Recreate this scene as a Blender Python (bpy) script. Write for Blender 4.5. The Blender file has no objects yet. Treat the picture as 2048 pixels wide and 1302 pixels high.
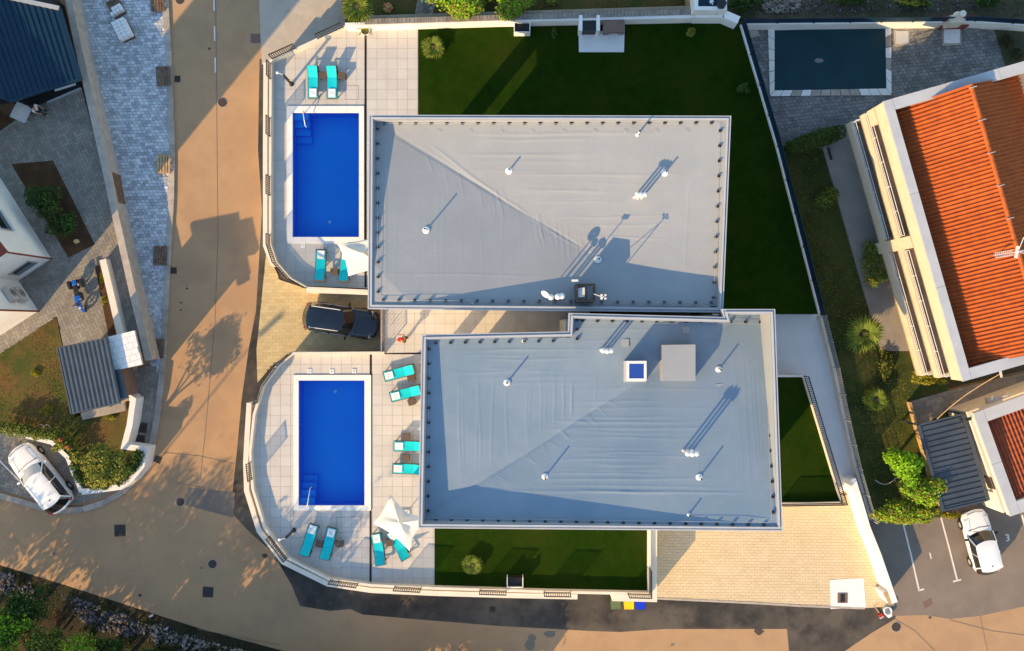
import bpy, math, random
import numpy as np
from mathutils import Vector, Matrix, Euler
random.seed(7); rng = np.random.default_rng(7)
scene = bpy.context.scene
# ---------------------------------------------------------------- camera, sky, sun, exposure
S, H, CX, CY = 32.0, 60.0, 1024.0, 651.0
SUN_ELEV = math.radians(24.5); SX, SY = 0.63, 0.777          # shadows fall towards (SX, SY)
cam_data = bpy.data.cameras.new('camera'); cam = bpy.data.objects.new('camera', cam_data)
scene.collection.objects.link(cam); scene.camera = cam
cam.location = (0, 0, H); cam.rotation_euler = (0, 0, 0)
cam_data.sensor_width = 36; cam_data.angle = 2*math.atan(32/H); cam_data.clip_end = 3000
world = bpy.data.worlds.new('World'); scene.world = world; world.use_nodes = True
wn = world.node_tree; bg = wn.nodes['Background']; sky = wn.nodes.new('ShaderNodeTexSky')
sky.sky_type = 'NISHITA'; sky.sun_disc = False; sky.sun_elevation = SUN_ELEV
sky.sun_rotation = math.radians(219); sky.air_density = 1.6; sky.ozone_density = 2.5; sky.dust_density = 0.4
wn.links.new(sky.outputs[0], bg.inputs[0]); bg.inputs[1].default_value = 0.15
sd = bpy.data.lights.new('sun', 'SUN'); sun = bpy.data.objects.new('sun', sd); scene.collection.objects.link(sun)
sd.energy = 4.4; sd.angle = math.radians(0.5); sd.color = (1.0, 0.67, 0.31)
dvec = Vector((SX*math.cos(SUN_ELEV), SY*math.cos(SUN_ELEV), -math.sin(SUN_ELEV)))
sun.rotation_euler = dvec.to_track_quat('-Z', 'Y').to_euler(); sun.location = (-30, -40, 60)
vs = scene.view_settings; vs.view_transform = 'Standard'; vs.look = 'None'; vs.gamma = 1; vs.exposure = 0.85
vs.use_curve_mapping = False
C = scene.collection
ST, PL = -1.0, 0.8                                            # street level, villa plateau level

def P(px, py, z=0.0):
    k = (H-z)/H/S
    return Vector(((px-CX)*k, (CY-py)*k, z))
def PP(pts, z): return [tuple(P(x, y, z).xy) for x, y in pts]
def lerp(a, b, t): return a+(b-a)*t

# ---------------------------------------------------------------- materials
MATS = {}
def mat(name, c, c2=None, rough=0.8, scale=1.5, bump=0.0, bscale=40.0, island=0.0, objr=0.0, metal=0.0, spec=0.3,
        fine=0.12, c3=None, scale3=0.4, lo=0.35, hi=0.65, coord='pos'):
    if name in MATS: return MATS[name]
    m = bpy.data.materials.new(name); m.use_nodes = True; nt = m.node_tree; N = nt.nodes; Lk = nt.links
    b = N['Principled BSDF']; b.inputs['Roughness'].default_value = rough; b.inputs['Metallic'].default_value = metal
    b.inputs['Specular IOR Level'].default_value = spec
    if coord == 'pos': g = N.new('ShaderNodeNewGeometry'); vec = g.outputs['Position']
    else:
        g = N.new('ShaderNodeTexCoord'); vec = g.outputs['Object']
    def noise(sc, det=5.0, ro=0.6):
        n = N.new('ShaderNodeTexNoise'); n.inputs['Scale'].default_value = sc; n.inputs['Detail'].default_value = det
        n.inputs['Roughness'].default_value = ro; Lk.new(vec, n.inputs['Vector']); return n.outputs['Fac']
    def rng_(v, a0, a1, b0, b1):
        r = N.new('ShaderNodeMapRange'); Lk.new(v, r.inputs[0])
        for i, x in enumerate((a0, a1, b0, b1)): r.inputs[i+1].default_value = x
        return r.outputs[0]
    def mixc(f, A, B):
        x = N.new('ShaderNodeMix'); x.data_type = 'RGBA'
        if isinstance(f, float): x.inputs[0].default_value = f
        else: Lk.new(f, x.inputs[0])
        for k, q in ((6, A), (7, B)):
            if isinstance(q, tuple): x.inputs[k].default_value = (*q, 1)
            else: Lk.new(q, x.inputs[k])
        return x.outputs[2]
    if c2 is None: c2 = tuple(v*0.8 for v in c)
    col = mixc(rng_(noise(scale), lo, hi, 0, 1), c, c2)
    if c3 is not None: col = mixc(rng_(noise(scale3, 4), 0.45, 0.62, 0, 1), col, c3)
    facs = []
    if fine: facs.append(rng_(noise(bscale, 3, 0.7), 0.25, 0.75, 1-fine, 1+fine))
    if island:
        g2 = N.new('ShaderNodeNewGeometry'); facs.append(rng_(g2.outputs['Random Per Island'], 0, 1, 1-island, 1+island))
    if objr:
        o = N.new('ShaderNodeObjectInfo'); facs.append(rng_(o.outputs['Random'], 0, 1, 1-objr, 1+objr))
    for f in facs:
        x = N.new('ShaderNodeVectorMath'); x.operation = 'SCALE'; Lk.new(col, x.inputs[0]); Lk.new(f, x.inputs[3]); col = x.outputs[0]
    Lk.new(col, b.inputs['Base Color'])
    if bump:
        bp = N.new('ShaderNodeBump'); bp.inputs['Strength'].default_value = bump; bp.inputs['Distance'].default_value = 0.03
        Lk.new(noise(bscale, 4, 0.65), bp.inputs['Height']); Lk.new(bp.outputs[0], b.inputs['Normal'])
    MATS[name] = m; return m

M = {}
M['asphalt'] = mat('warm_asphalt', (.405,.255,.142), (.43,.272,.155), .9, .22, .5, 26, fine=.12, c3=(.37,.232,.135), scale3=.5)
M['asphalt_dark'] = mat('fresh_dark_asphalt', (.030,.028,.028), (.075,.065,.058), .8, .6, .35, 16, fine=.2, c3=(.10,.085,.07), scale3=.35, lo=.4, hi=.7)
M['asphalt_mid'] = mat('grey_asphalt', (.17,.14,.12), (.22,.18,.15), .9, .5, .3, 20, fine=.12)
M['asphalt_patch'] = mat('patched_asphalt', (.17,.145,.12), (.21,.175,.14), .9, .5, .3, 20)
M['apron'] = mat('cracked_concrete', (.46,.40,.33), (.40,.345,.29), .9, .8, .6, 2.5, fine=.07)
M['greyterr'] = mat('grey_terrace_floor', (.30,.27,.24), (.25,.225,.20), .85, 1.0, .1, 20)
M['kerb'] = mat('kerb_concrete', (.42,.37,.32), (.32,.28,.25), .85, 2.0, .3, 25, objr=.12)
M['soil'] = mat('brown_soil', (.095,.045,.02), (.05,.028,.014), .95, 1.2, .8, 12, fine=.3)
M['ground'] = mat('dry_ground', (.11,.085,.06), (.055,.06,.03), .95, .5, .8, 6, fine=.3)
M['weedy'] = mat('weedy_ground', (.10,.085,.02), (.125,.062,.024), .95, .5, .8, 10, fine=.35, c3=(.05,.062,.012), scale3=.35)
M['slope'] = mat('leaf_litter', (.035,.03,.018), (.022,.025,.012), .95, 1.2, .9, 10, fine=.4, c3=(.06,.035,.02), scale3=.4)
M['darkgrass'] = mat('rough_grass', (.050,.070,.012), (.070,.068,.018), .95, .7, .9, 12, fine=.35, c3=(.03,.045,.008), scale3=.5)
M['lawn'] = mat('clipped_lawn', (.009,.027,.0012), (.014,.036,.002), .95, 1.4, .9, 30, fine=.5, c3=(.020,.036,.003), scale3=.3, spec=.05)
M['cream'] = mat('cream_plaster', (.72,.66,.57), (.66,.60,.52), .85, 1.2, .1, 30, fine=.03)
M['ochre'] = mat('ochre_plaster', (.62,.52,.40), (.56,.47,.36), .85, 1.2, .1, 30, fine=.03)
M['white'] = mat('white_plaster', (.80,.79,.77), (.74,.73,.72), .8, 1.0, .1, 30, fine=.03)
M['tile'] = mat('terrace_tile', (.55,.525,.50), (.51,.485,.465), .55, 1.0, .05, 40, fine=.035, objr=.045)
M['grout'] = mat('tile_grout', (.40,.37,.34), None, .9)
M['coping'] = mat('white_coping', (.82,.80,.77), (.76,.74,.71), .5, 2, .0, 30, fine=.03)
M['poolblue'] = mat('blue_pool_lining', (.0,.37,1.0), (.0,.34,.98), .6, .4, .0, 30, fine=.02)
M['black'] = mat('black_metal', (.015,.015,.016), None, .5, 5, 0, 30, spec=.5)
M['slot'] = mat('drain_dark', (.022,.012,.010), None, .6)
M['membrane'] = mat('roof_membrane', (.315,.335,.36), (.295,.315,.345), .75, .8, .25, 7, fine=.03, c3=(.285,.305,.335), scale3=.25)
M['membrane_dim_sun'] = mat('roof_membrane_dim_sun', (.225,.295,.38), (.21,.28,.365), .75, .8, .25, 7, fine=.03, c3=(.185,.26,.345), scale3=.25)  # bluer copy of the membrane, weaker sunlight put into its colour
M['flash'] = mat('grey_flashing', (.42,.44,.47), (.36,.38,.41), .45, 1.0, .05, 20, fine=.03, metal=.3)
M['flashw'] = mat('pale_flashing', (.45,.47,.51), (.40,.42,.47), .45, 1.0, .05, 20, fine=.04)
M['whitepipe'] = mat('white_plastic', (.82,.82,.82), None, .4, fine=.02, spec=.5)
M['beigepave'] = mat('beige_pavers', (.64,.51,.34), (.59,.47,.30), .85, 1.0, .2, 30, island=.045, fine=.06)
M['drivepave'] = mat('drive_pavers', (.52,.42,.24), (.48,.385,.22), .85, 1.0, .2, 30, island=.10, fine=.08)
M['bluepave'] = mat('grey_cobbles', (.50,.52,.55), (.40,.42,.46), .8, .6, .2, 30, island=.30, fine=.1)
M['stamp'] = mat('stamped_concrete', (.27,.245,.21), (.20,.185,.165), .8, .8, .25, 25, island=.16, fine=.12)
M['nepave'] = mat('dark_stone_paving', (.22,.215,.21), (.17,.17,.17), .85, .9, .25, 25, island=.25, fine=.12)
M['joint'] = mat('joint_sand', (.30,.25,.18), None, .95)
M['passage'] = mat('smooth_concrete', (.74,.74,.75), (.68,.68,.69), .75, .5, .08, 12, fine=.05)
M['turq'] = mat('turquoise_mesh', (.0,.55,.62), (.0,.50,.57), .75, 4, .1, 80, fine=.04, coord='obj')
M['rattan'] = mat('brown_rattan', (.13,.095,.075), (.09,.065,.05), .75, 8, .3, 60, fine=.2, coord='obj')
M['towel'] = mat('white_towel', (.82,.82,.83), (.76,.76,.78), .95, 6, .2, 60, coord='obj')
M['print'] = mat('blue_print', (.18,.22,.36), None, .9)
M['canvas'] = mat('white_canvas', (.82,.78,.71), (.78,.74,.67), .9, 1.0, .1, 40, fine=.03)
M['wood'] = mat('weathered_wood', (.20,.125,.075), (.11,.07,.045), .9, 4, .4, 40, island=.25, fine=.2, coord='obj')
M['palewood'] = mat('pale_wood', (.50,.35,.19), (.36,.24,.13), .9, 4, .4, 40, island=.2, fine=.15, coord='obj')
M['stone'] = mat('pale_stone', (.28,.25,.22), (.17,.155,.14), .9, 2, .5, 14, island=.45, fine=.2)
M['rock'] = mat('grey_rock', (.13,.125,.14), (.06,.06,.068), .9, 2, .6, 12, island=.6, fine=.25)
M['orange'] = mat('orange_roof_tile', (.44,.105,.020), (.32,.075,.02), .7, 2.5, .25, 30, island=.12, fine=.12)
M['redroof'] = mat('red_roof_tile', (.25,.055,.035), (.19,.045,.03), .75, 2.0, .2, 30, island=.1, fine=.12)
M['redroof2'] = mat('brick_red_roof_tile', (.34,.085,.035), (.26,.065,.03), .7, 2.0, .2, 30, island=.1, fine=.12)
M['slate'] = mat('grey_steel_sheet', (.085,.105,.13), (.065,.08,.10), .4, .8, .05, 20, fine=.06, metal=.35, spec=.5)
M['navyroof'] = mat('blue_steel_sheet', (.008,.036,.072), (.006,.030,.06), .45, .8, .05, 20, fine=.06, metal=.2)
M['cover'] = mat('navy_pool_cover', (.003,.040,.055), (.002,.032,.046), .6, .8, .2, 6, fine=.1)
M['brownslab'] = mat('brown_render', (.19,.125,.10), (.16,.105,.085), .85, 2, .2, 25)
M['iron'] = mat('cast_iron', (.085,.06,.05), (.06,.045,.04), .7, 6, .4, 60)
M['paint'] = mat('road_paint', (.72,.69,.64), (.60,.57,.53), .8, 4, .1, 40)
M['tan_dark'] = mat('dark_window_frame', (.03,.03,.035), None, .4)
M['yellow'] = mat('yellow_plastic', (.80,.55,.01), None, .4, fine=.03)
M['blue'] = mat('blue_plastic', (.01,.04,.60), None, .4, fine=.03)
M['green'] = mat('green_plastic', (.12,.17,.07), None, .4, fine=.03)
M['redp'] = mat('red_plastic', (.50,.03,.02), None, .5, fine=.03)
M['acmetal'] = mat('beige_painted_metal', (.55,.50,.46), None, .5, fine=.04)
def leafmat(name, a, b, isl=.45):
    m = mat(name, a, b, .75, 1.3, 0, 30, island=isl, fine=0, spec=.15); return m
M['leaf_bright'] = leafmat('bright_leaves', (.19,.36,.012), (.12,.26,.012))
M['leaf_mid'] = leafmat('green_leaves', (.060,.115,.018), (.035,.075,.014))
M['leaf_dark'] = leafmat('dark_leaves', (.030,.055,.014), (.018,.035,.010))
M['leaf_olive'] = leafmat('olive_leaves', (.22,.22,.035), (.14,.15,.025))
M['leaf_yellow'] = leafmat('yellow_leaves', (.27,.24,.015), (.16,.16,.012))
M['leaf_palm'] = leafmat('palm_leaves', (.15,.19,.030), (.09,.13,.020))
M['leaf_hedge'] = leafmat('cypress_leaves', (.060,.072,.010), (.035,.046,.008))
M['dry'] = leafmat('dry_twigs', (.10,.06,.035), (.06,.035,.02))
M['bark'] = mat('bark', (.10,.07,.05), None, .95, 6, .6, 30)
M['flower'] = leafmat('red_flowers', (.65,.10,.05), (.55,.16,.07), .3)
M['flowerw'] = leafmat('cream_flowers', (.70,.60,.28), (.60,.45,.20), .3)

def glass_mat(name, tint, rough=.04, trans=.0):
    m = bpy.data.materials.new(name); m.use_nodes = True; b = m.node_tree.nodes['Principled BSDF']
    b.inputs['Base Color'].default_value = (*tint, 1); b.inputs['Roughness'].default_value = rough
    b.inputs['Specular IOR Level'].default_value = .7; b.inputs['Transmission Weight'].default_value = trans
    b.inputs['Coat Weight'].default_value = .5; b.inputs['Coat Roughness'].default_value = .03
    MATS[name] = m; return m
M['glass'] = glass_mat('dark_window_glass', (.015,.02,.028))
M['skyglass'] = glass_mat('blue_skylight_glass', (.02,.06,.33), .12)
M['carglass'] = glass_mat('car_glass', (.012,.014,.016))
M['carwhite'] = glass_mat('white_car_paint', (.80,.80,.81), .3)
M['carblack'] = glass_mat('black_car_paint', (.0035,.006,.014), .16)
M['bikeblue'] = glass_mat('blue_bike_paint', (.0,.10,.50), .2)
M['chrome'] = glass_mat('bright_metal', (.75,.75,.76), .25)
M['tyre'] = mat('tyre_rubber', (.018,.018,.018), None, .8)
M['taillight'] = glass_mat('tail_light_red', (.45,.01,.01), .15)
M['headlight'] = glass_mat('head_light', (.55,.58,.60), .1)
# water: tinted transparency with a mirror on top
def water_mat():
    m = bpy.data.materials.new('pool_water'); m.use_nodes = True; nt = m.node_tree; N = nt.nodes
    out = N['Material Output']; N.remove(N['Principled BSDF'])
    t = N.new('ShaderNodeBsdfTransparent'); t.inputs[0].default_value = (.80,.95,1,1)
    g = N.new('ShaderNodeBsdfGlossy'); g.inputs['Roughness'].default_value = .03
    f = N.new('ShaderNodeFresnel'); f.inputs[0].default_value = 1.33
    n = N.new('ShaderNodeTexNoise'); n.inputs['Scale'].default_value = 2.2; n.inputs['Detail'].default_value = 3
    gg = N.new('ShaderNodeNewGeometry'); nt.links.new(gg.outputs['Position'], n.inputs['Vector'])
    bp = N.new('ShaderNodeBump'); bp.inputs['Strength'].default_value = .6; bp.inputs['Distance'].default_value = .05
    nt.links.new(n.outputs['Fac'], bp.inputs['Height'])
    for q in (g, f): nt.links.new(bp.outputs[0], q.inputs['Normal'])
    x = N.new('ShaderNodeMixShader'); nt.links.new(f.outputs[0], x.inputs[0])
    nt.links.new(t.outputs[0], x.inputs[1]); nt.links.new(g.outputs[0], x.inputs[2]); nt.links.new(x.outputs[0], out.inputs[0])
    return m
M['water'] = water_mat()

# ---------------------------------------------------------------- mesh helpers
def root_loc(p):
    while p.parent is not None: p = p.parent
    return Vector(p.location)
class MB:
    def __init__(s): s.v = []; s.f = []; s.m = []
    def add(s, vs, fs, mi=0):
        o = len(s.v); s.v += [tuple(v) for v in vs]; s.f += [tuple(i+o for i in f) for f in fs]; s.m += [mi]*len(fs); return s
    def prism(s, pts, z0, z1, mi=0, bottom=False):
        a = sum(pts[i][0]*pts[(i+1) % len(pts)][1]-pts[(i+1) % len(pts)][0]*pts[i][1] for i in range(len(pts)))
        if a < 0: pts = pts[::-1]
        n = len(pts); z1s = z1 if isinstance(z1, (list, tuple)) else [z1]*n
        if a < 0 and isinstance(z1, (list, tuple)): z1s = list(z1)[::-1]
        vs = [(x, y, z0) for x, y in pts]+[(p[0], p[1], z) for p, z in zip(pts, z1s)]
        fs = [tuple(range(n, 2*n))]+[(i, (i+1) % n, n+(i+1) % n, n+i) for i in range(n)]
        if bottom: fs.append(tuple(range(n-1, -1, -1)))
        return s.add(vs, fs, mi)
    def box(s, c, d, rz=0, mi=0, R=None):
        x, y, z = d[0]/2, d[1]/2, d[2]/2; R = R or Matrix.Rotation(rz, 3, 'Z'); c = Vector(c)
        vs = [c+R @ Vector((sx*x, sy*y, sz*z)) for sz in (-1, 1) for sx, sy in ((-1,-1),(1,-1),(1,1),(-1,1))]
        return s.add(vs, [(0,3,2,1),(4,5,6,7),(0,1,5,4),(1,2,6,5),(2,3,7,6),(3,0,4,7)], mi)
    def beam(s, a, b, w, h, mi=0, up=(0,0,1)):
        a = Vector(a); b = Vector(b); d = b-a; L = d.length
        if L < 1e-6: return s
        d.normalize(); u = Vector(up); sd_ = d.cross(u)
        if sd_.length < 1e-4: sd_ = d.cross(Vector((1,0,0)))
        sd_.normalize(); u = sd_.cross(d)
        vs = [q+sd_*(i*w/2)+u*(j*h/2) for q in (a, b) for i, j in ((-1,-1),(1,-1),(1,1),(-1,1))]
        return s.add(vs, [(0,1,2,3),(7,6,5,4),(0,4,5,1),(1,5,6,2),(2,6,7,3),(3,7,4,0)], mi)
    def tube(s, pts, r, n=6, mi=0, cap=True):
        pts = [Vector(p) for p in pts]; rs = r if isinstance(r, (list, tuple)) else [r]*len(pts); vs = []; ref = None
        for i, p in enumerate(pts):
            d = (pts[min(i+1, len(pts)-1)]-pts[max(i-1, 0)]).normalized()
            if ref is None:
                ref = Vector((0,0,1)) if abs(d.z) < .9 else Vector((1,0,0))
            a = d.cross(ref).normalized(); b = d.cross(a)
            vs += [p+(a*math.cos(2*math.pi*k/n)+b*math.sin(2*math.pi*k/n))*rs[i] for k in range(n)]
        fs = [(i*n+k, i*n+(k+1) % n, (i+1)*n+(k+1) % n, (i+1)*n+k) for i in range(len(pts)-1) for k in range(n)]
        if cap: fs += [tuple(range(n-1, -1, -1)), tuple((len(pts)-1)*n+k for k in range(n))]
        return s.add(vs, fs, mi)
    def lathe(s, c, prof, n=16, mi=0):
        c = Vector(c); vs = [c+Vector((r*math.cos(2*math.pi*k/n), r*math.sin(2*math.pi*k/n), z)) for r, z in prof for k in range(n)]
        fs = [(i*n+k, i*n+(k+1) % n, (i+1)*n+(k+1) % n, (i+1)*n+k) for i in range(len(prof)-1) for k in range(n)]
        fs += [tuple(range(n-1, -1, -1)), tuple((len(prof)-1)*n+k for k in range(n))]
        return s.add(vs, fs, mi)
    def build(s, name, mats, parent=None, smooth=False, loc=None, **kw):
        if not isinstance(mats, (list, tuple)): mats = [mats]
        if parent is not None: off = root_loc(parent)
        elif loc is not None: off = Vector(loc)
        else:
            a = np.array(s.v); off = Vector(((a[:,0].min()+a[:,0].max())/2, (a[:,1].min()+a[:,1].max())/2, a[:,2].min()))
        me = bpy.data.meshes.new(name); me.from_pydata([(v[0]-off.x, v[1]-off.y, v[2]-off.z) for v in s.v], [], s.f)
        for m in mats: me.materials.append(m)
        if len(mats) > 1: me.polygons.foreach_set('material_index', s.m)
        if smooth: me.polygons.foreach_set('use_smooth', [True]*len(s.f))
        me.update(); o = bpy.data.objects.new(name, me); C.objects.link(o)
        if parent is not None: o.parent = parent
        else: o.location = off
        for k, v in kw.items(): o[k] = v
        return o
def thing(name, label, cat, loc=(0,0,0), rz=0.0, group=None):
    o = bpy.data.objects.new(name, None); C.objects.link(o); o.location = loc; o.rotation_euler = (0,0,rz)
    o.empty_display_size = .3; o['label'] = label; o['category'] = cat
    if group: o['group'] = group
    return o
def dup(root, loc=None, rz=None, label=None, group=None):
    def cp(o, par):
        c = o.copy(); C.objects.link(c); c.parent = par
        for ch in o.children: cp(ch, c)
        return c
    r = cp(root, None)
    if loc is not None: r.location = loc
    if rz is not None: r.rotation_euler = (0,0,rz)
    if label: r['label'] = label
    if group: r['group'] = group
    return r
def inpoly(x, y, poly):
    c = False; n = len(poly)
    for i in range(n):
        x1, y1 = poly[i]; x2, y2 = poly[i-1]
        if (y1 > y) != (y2 > y) and x < (x2-x1)*(y-y1)/(y2-y1)+x1: c = not c
    return c
def clip_rect(poly, x0, y0, x1, y1):
    def cl(pts, ins, inter):
        out = []
        for i in range(len(pts)):
            a, b = pts[i-1], pts[i]
            if ins(b):
                if not ins(a): out.append(inter(a, b))
                out.append(b)
            elif ins(a): out.append(inter(a, b))
        return out
    def ix(v): return lambda a, b: (v, a[1]+(b[1]-a[1])*(v-a[0])/(b[0]-a[0]))
    def iy(v): return lambda a, b: (a[0]+(b[0]-a[0])*(v-a[1])/(b[1]-a[1]), v)
    p = poly
    for ins, it in ((lambda q: q[0] >= x0, ix(x0)), (lambda q: q[0] <= x1, ix(x1)), (lambda q: q[1] >= y0, iy(y0)), (lambda q: q[1] <= y1, iy(y1))):
        if len(p) < 3: return []
        p = cl(p, ins, it)
    return p
def area(p): return abs(sum(p[i][0]*p[(i+1) % len(p)][1]-p[(i+1) % len(p)][0]*p[i][1] for i in range(len(p))))/2 if len(p) > 2 else 0
def dedupe(p):
    o = []
    for q in p:
        if not o or (abs(q[0]-o[-1][0])+abs(q[1]-o[-1][1])) > 1e-5: o.append(q)
    if len(o) > 1 and abs(o[0][0]-o[-1][0])+abs(o[0][1]-o[-1][1]) < 1e-5: o.pop()
    return o
def inset(poly, w):
    a = sum(poly[i][0]*poly[(i+1) % len(poly)][1]-poly[(i+1) % len(poly)][0]*poly[i][1] for i in range(len(poly)))
    sg = 1 if a > 0 else -1; n = len(poly); out = []
    for i in range(n):
        p0, p1, p2 = Vector(poly[i-1]), Vector(poly[i]), Vector(poly[(i+1) % n])
        d1 = (p1-p0).normalized(); d2 = (p2-p1).normalized()
        n1 = Vector((-d1.y, d1.x))*sg; n2 = Vector((-d2.y, d2.x))*sg; m = (n1+n2); m = m/max(m.dot(n1), .2)
        out.append(tuple(p1+m*w))
    return out
def ring(mb, outer, w, z0, z1, mi=0):
    inn = inset(outer, w); n = len(outer)
    vs = [(x, y, z) for z in (z0, z1) for pl in (outer, inn) for x, y in pl]
    fs = []
    for i in range(n):
        j = (i+1) % n; fs += [(2*n+i, 2*n+j, 3*n+j, 3*n+i), (i, j, 2*n+j, 2*n+i), (n+j, n+i, 3*n+i, 3*n+j)]
    mb.add(vs, fs, mi); return inn
def strip(mb, line, w, z0, z1, mi=0, closed=False):
    """wall of width w along a centre line of (x,y)"""
    n = len(line); L = []; R = []
    for i in range(n):
        p = Vector(line[i]); a = Vector(line[i-1]) if i > 0 else None; b = Vector(line[i+1]) if i < n-1 else None
        d1 = (p-a).normalized() if a is not None else (b-p).normalized(); d2 = (b-p).normalized() if b is not None else d1
        n1 = Vector((-d1.y, d1.x)); n2 = Vector((-d2.y, d2.x)); m = n1+n2; m = m/max(m.dot(n1), .3)
        L.append(p+m*w/2); R.append(p-m*w/2)
    z0s = z0 if isinstance(z0, (list, tuple)) else [z0]*n; z1s = z1 if isinstance(z1, (list, tuple)) else [z1]*n
    vs = []
    for i in range(n): vs += [(*L[i], z0s[i]), (*R[i], z0s[i]), (*R[i], z1s[i]), (*L[i], z1s[i])]
    fs = [(0,1,2,3), (4*n-1, 4*n-2, 4*n-3, 4*n-4)]
    for i in range(n-1):
        o = 4*i; fs += [(o+3, o+2, o+6, o+7), (o+1, o+5, o+6, o+2), (o, o+3, o+7, o+4)]
    mb.add(vs, fs, mi); return mb
def resample(line, step):
    pts = [Vector(p) for p in line]; out = [pts[0]]
    for a, b in zip(pts, pts[1:]):
        L = (b-a).length; k = max(1, round(L/step))
        out += [a.lerp(b, i/k) for i in range(1, k+1)]
    return out
def smooth_line(pts, n=5):
    """Catmull-Rom"""
    p = [Vector(q) for q in pts]; out = []
    for i in range(len(p)-1):
        a, b, c, d = p[max(i-1, 0)], p[i], p[i+1], p[min(i+2, len(p)-1)]
        for k in range(n):
            t = k/n; out.append(0.5*((2*b)+(-a+c)*t+(2*a-5*b+4*c-d)*t*t+(-a+3*b-3*c+d)*t**3))
    out.append(p[-1]); return out
def pave(mb, poly, ang, w, h, z, gap=.012, bond=.5, jz=.004, mi=0, herring=False, depth=.03, org=(0,0), drop=0.0):
    ca, sa = math.cos(ang), math.sin(ang)
    loc = [((x-org[0])*ca+(y-org[1])*sa, -(x-org[0])*sa+(y-org[1])*ca) for x, y in poly]
    x0 = min(p[0] for p in loc); x1 = max(p[0] for p in loc); y0 = min(p[1] for p in loc); y1 = max(p[1] for p in loc)
    cells = []
    if herring:
        # basket of w x 2w blocks in an L pattern
        u = w; nx = int((x1-x0)/u)+4; ny = int((y1-y0)/u)+4
        for j in range(-2, ny):
            for i in range(-2, nx):
                k = (i-j) % 4
                if k == 0: cells.append((x0+i*u, y0+j*u, x0+(i+2)*u, y0+(j+1)*u))
                elif k == 3: cells.append((x0+i*u, y0+j*u, x0+(i+1)*u, y0+(j+2)*u)) if True else None
    else:
        j = 0; y = y0
        while y < y1:
            x = x0-w*((j*bond) % 1.0)
            while x < x1: cells.append((x, y, x+w, y+h)); x += w
            y += h; j += 1
    for a, b, c, d in cells:
        if drop and random.random() < drop: continue
        q = clip_rect(loc, a+gap/2, b+gap/2, c-gap/2, d-gap/2)
        q = dedupe(q) if q else q
        if not q or area(q) < .15*w*h: continue
        zz = z+random.uniform(-jz, jz)
        mb.prism([(x*ca-y*sa+org[0], x*sa+y*ca+org[1]) for x, y in q], zz-depth, zz, mi)
def slab(name, pts, z, m, kind='structure', bottom=-1.9, label=None, zs=None):
    mb = MB(); mb.prism(PP(pts, z), bottom, z)
    o = mb.build(name, m, kind=kind)
    return o
# ---------------------------------------------------------------- foliage
def leaf_cloud(mb, blobs, n, size, mi=0, up=.5, shell=.55, nm=1):
    """blobs: (centre, (rx,ry,rz)); scatters n leaf quads through the volume"""
    w = np.array([b[1][0]*b[1][1]*b[1][2] for b in blobs])**.67; w /= w.sum()
    ids = rng.choice(len(blobs), n, p=w); c = np.array([list(b[0]) for b in blobs])[ids]; r = np.array([list(b[1]) for b in blobs])[ids]
    d = rng.normal(size=(n,3)); d /= np.linalg.norm(d, axis=1)[:,None]
    d[:,2] = np.where(d[:,2] < -.35, -d[:,2], d[:,2])
    rad = shell+(1-shell)*rng.random(n)**.7; rad *= 1+.16*rng.normal(size=n)*(rng.random(n) < .3)
    p = c+d*r*rad[:,None]
    nrm = d*1.0; nrm[:,2] += up; nrm += rng.normal(size=(n,3))*.55; nrm /= np.linalg.norm(nrm, axis=1)[:,None]
    a = np.cross(nrm, rng.normal(size=(n,3))); a /= np.linalg.norm(a, axis=1)[:,None]; b = np.cross(nrm, a)
    s = size*(.6+.8*rng.random(n))[:,None]
    v = np.stack([p-a*s, p-b*s*.5+nrm*s*.12, p+a*s, p+b*s*.5+nrm*s*.12], axis=1).reshape(-1,3)
    o = len(mb.v); mb.v += [tuple(x) for x in v.tolist()]
    mb.f += [(o+4*i, o+4*i+1, o+4*i+2, o+4*i+3) for i in range(n)]
    mi_ = (mi+rng.integers(0, nm, n)).tolist() if nm > 1 else [mi]*n
    mb.m += mi_
def subblobs(c, r, k, sc=.5):
    out = []
    for i in range(k):
        d = rng.normal(size=3); d /= np.linalg.norm(d); d[2] = abs(d[2])*.8
        f = .35+.55*rng.random(); s_ = sc*(.6+.7*rng.random())
        out.append(((c[0]+d[0]*r[0]*f, c[1]+d[1]*r[1]*f, c[2]+d[2]*r[2]*f*.9), (r[0]*s_, r[1]*s_, r[2]*s_)))
    return out
def bush(name, px, py, z, rx, ry, rz, n, leaf, mats, label, cat='shrub', trunk=0.0, k=9, group=None, ang=0, sc=.5, parts=('leaves','trunk')):
    """px,py = picture position of the crown centre; radii in metres"""
    zc = z+trunk+rz*.6
    c = P(px, py, zc); root = thing(name, label, cat, (c.x, c.y, z), 0, group)
    if not isinstance(mats, list): mats = [mats]
    mb = MB(); bl = [((0,0,0), (rx*.72, ry*.72, rz*.7))]+subblobs((0,0,0), (rx, ry, rz), k, sc)
    leaf_cloud(mb, bl, n, leaf, 0, nm=len(mats))
    ca, sa = math.cos(ang), math.sin(ang)
    mb.v = [(x*ca-y*sa+c.x, x*sa+y*ca+c.y, q+zc) for x, y, q in mb.v]
    mb.build('crown' if cat == 'tree' else 'leaves', mats, root)
    t = MB()
    for i in range(5):
        a = random.uniform(0, 6.28); e = Vector((c.x+math.cos(a)*rx*.55, c.y+math.sin(a)*ry*.55, zc+rz*.3))
        mid = Vector((c.x+math.cos(a)*.1, c.y+math.sin(a)*.1, z+trunk*.7+.05))
        t.tube([(c.x, c.y, z-.05), mid, e], [.05+.02*rz, .04+.012*rz, .012], 5)
    t.build('trunk' if cat == 'tree' else 'stems', M['bark'], root)
    return root
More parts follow.
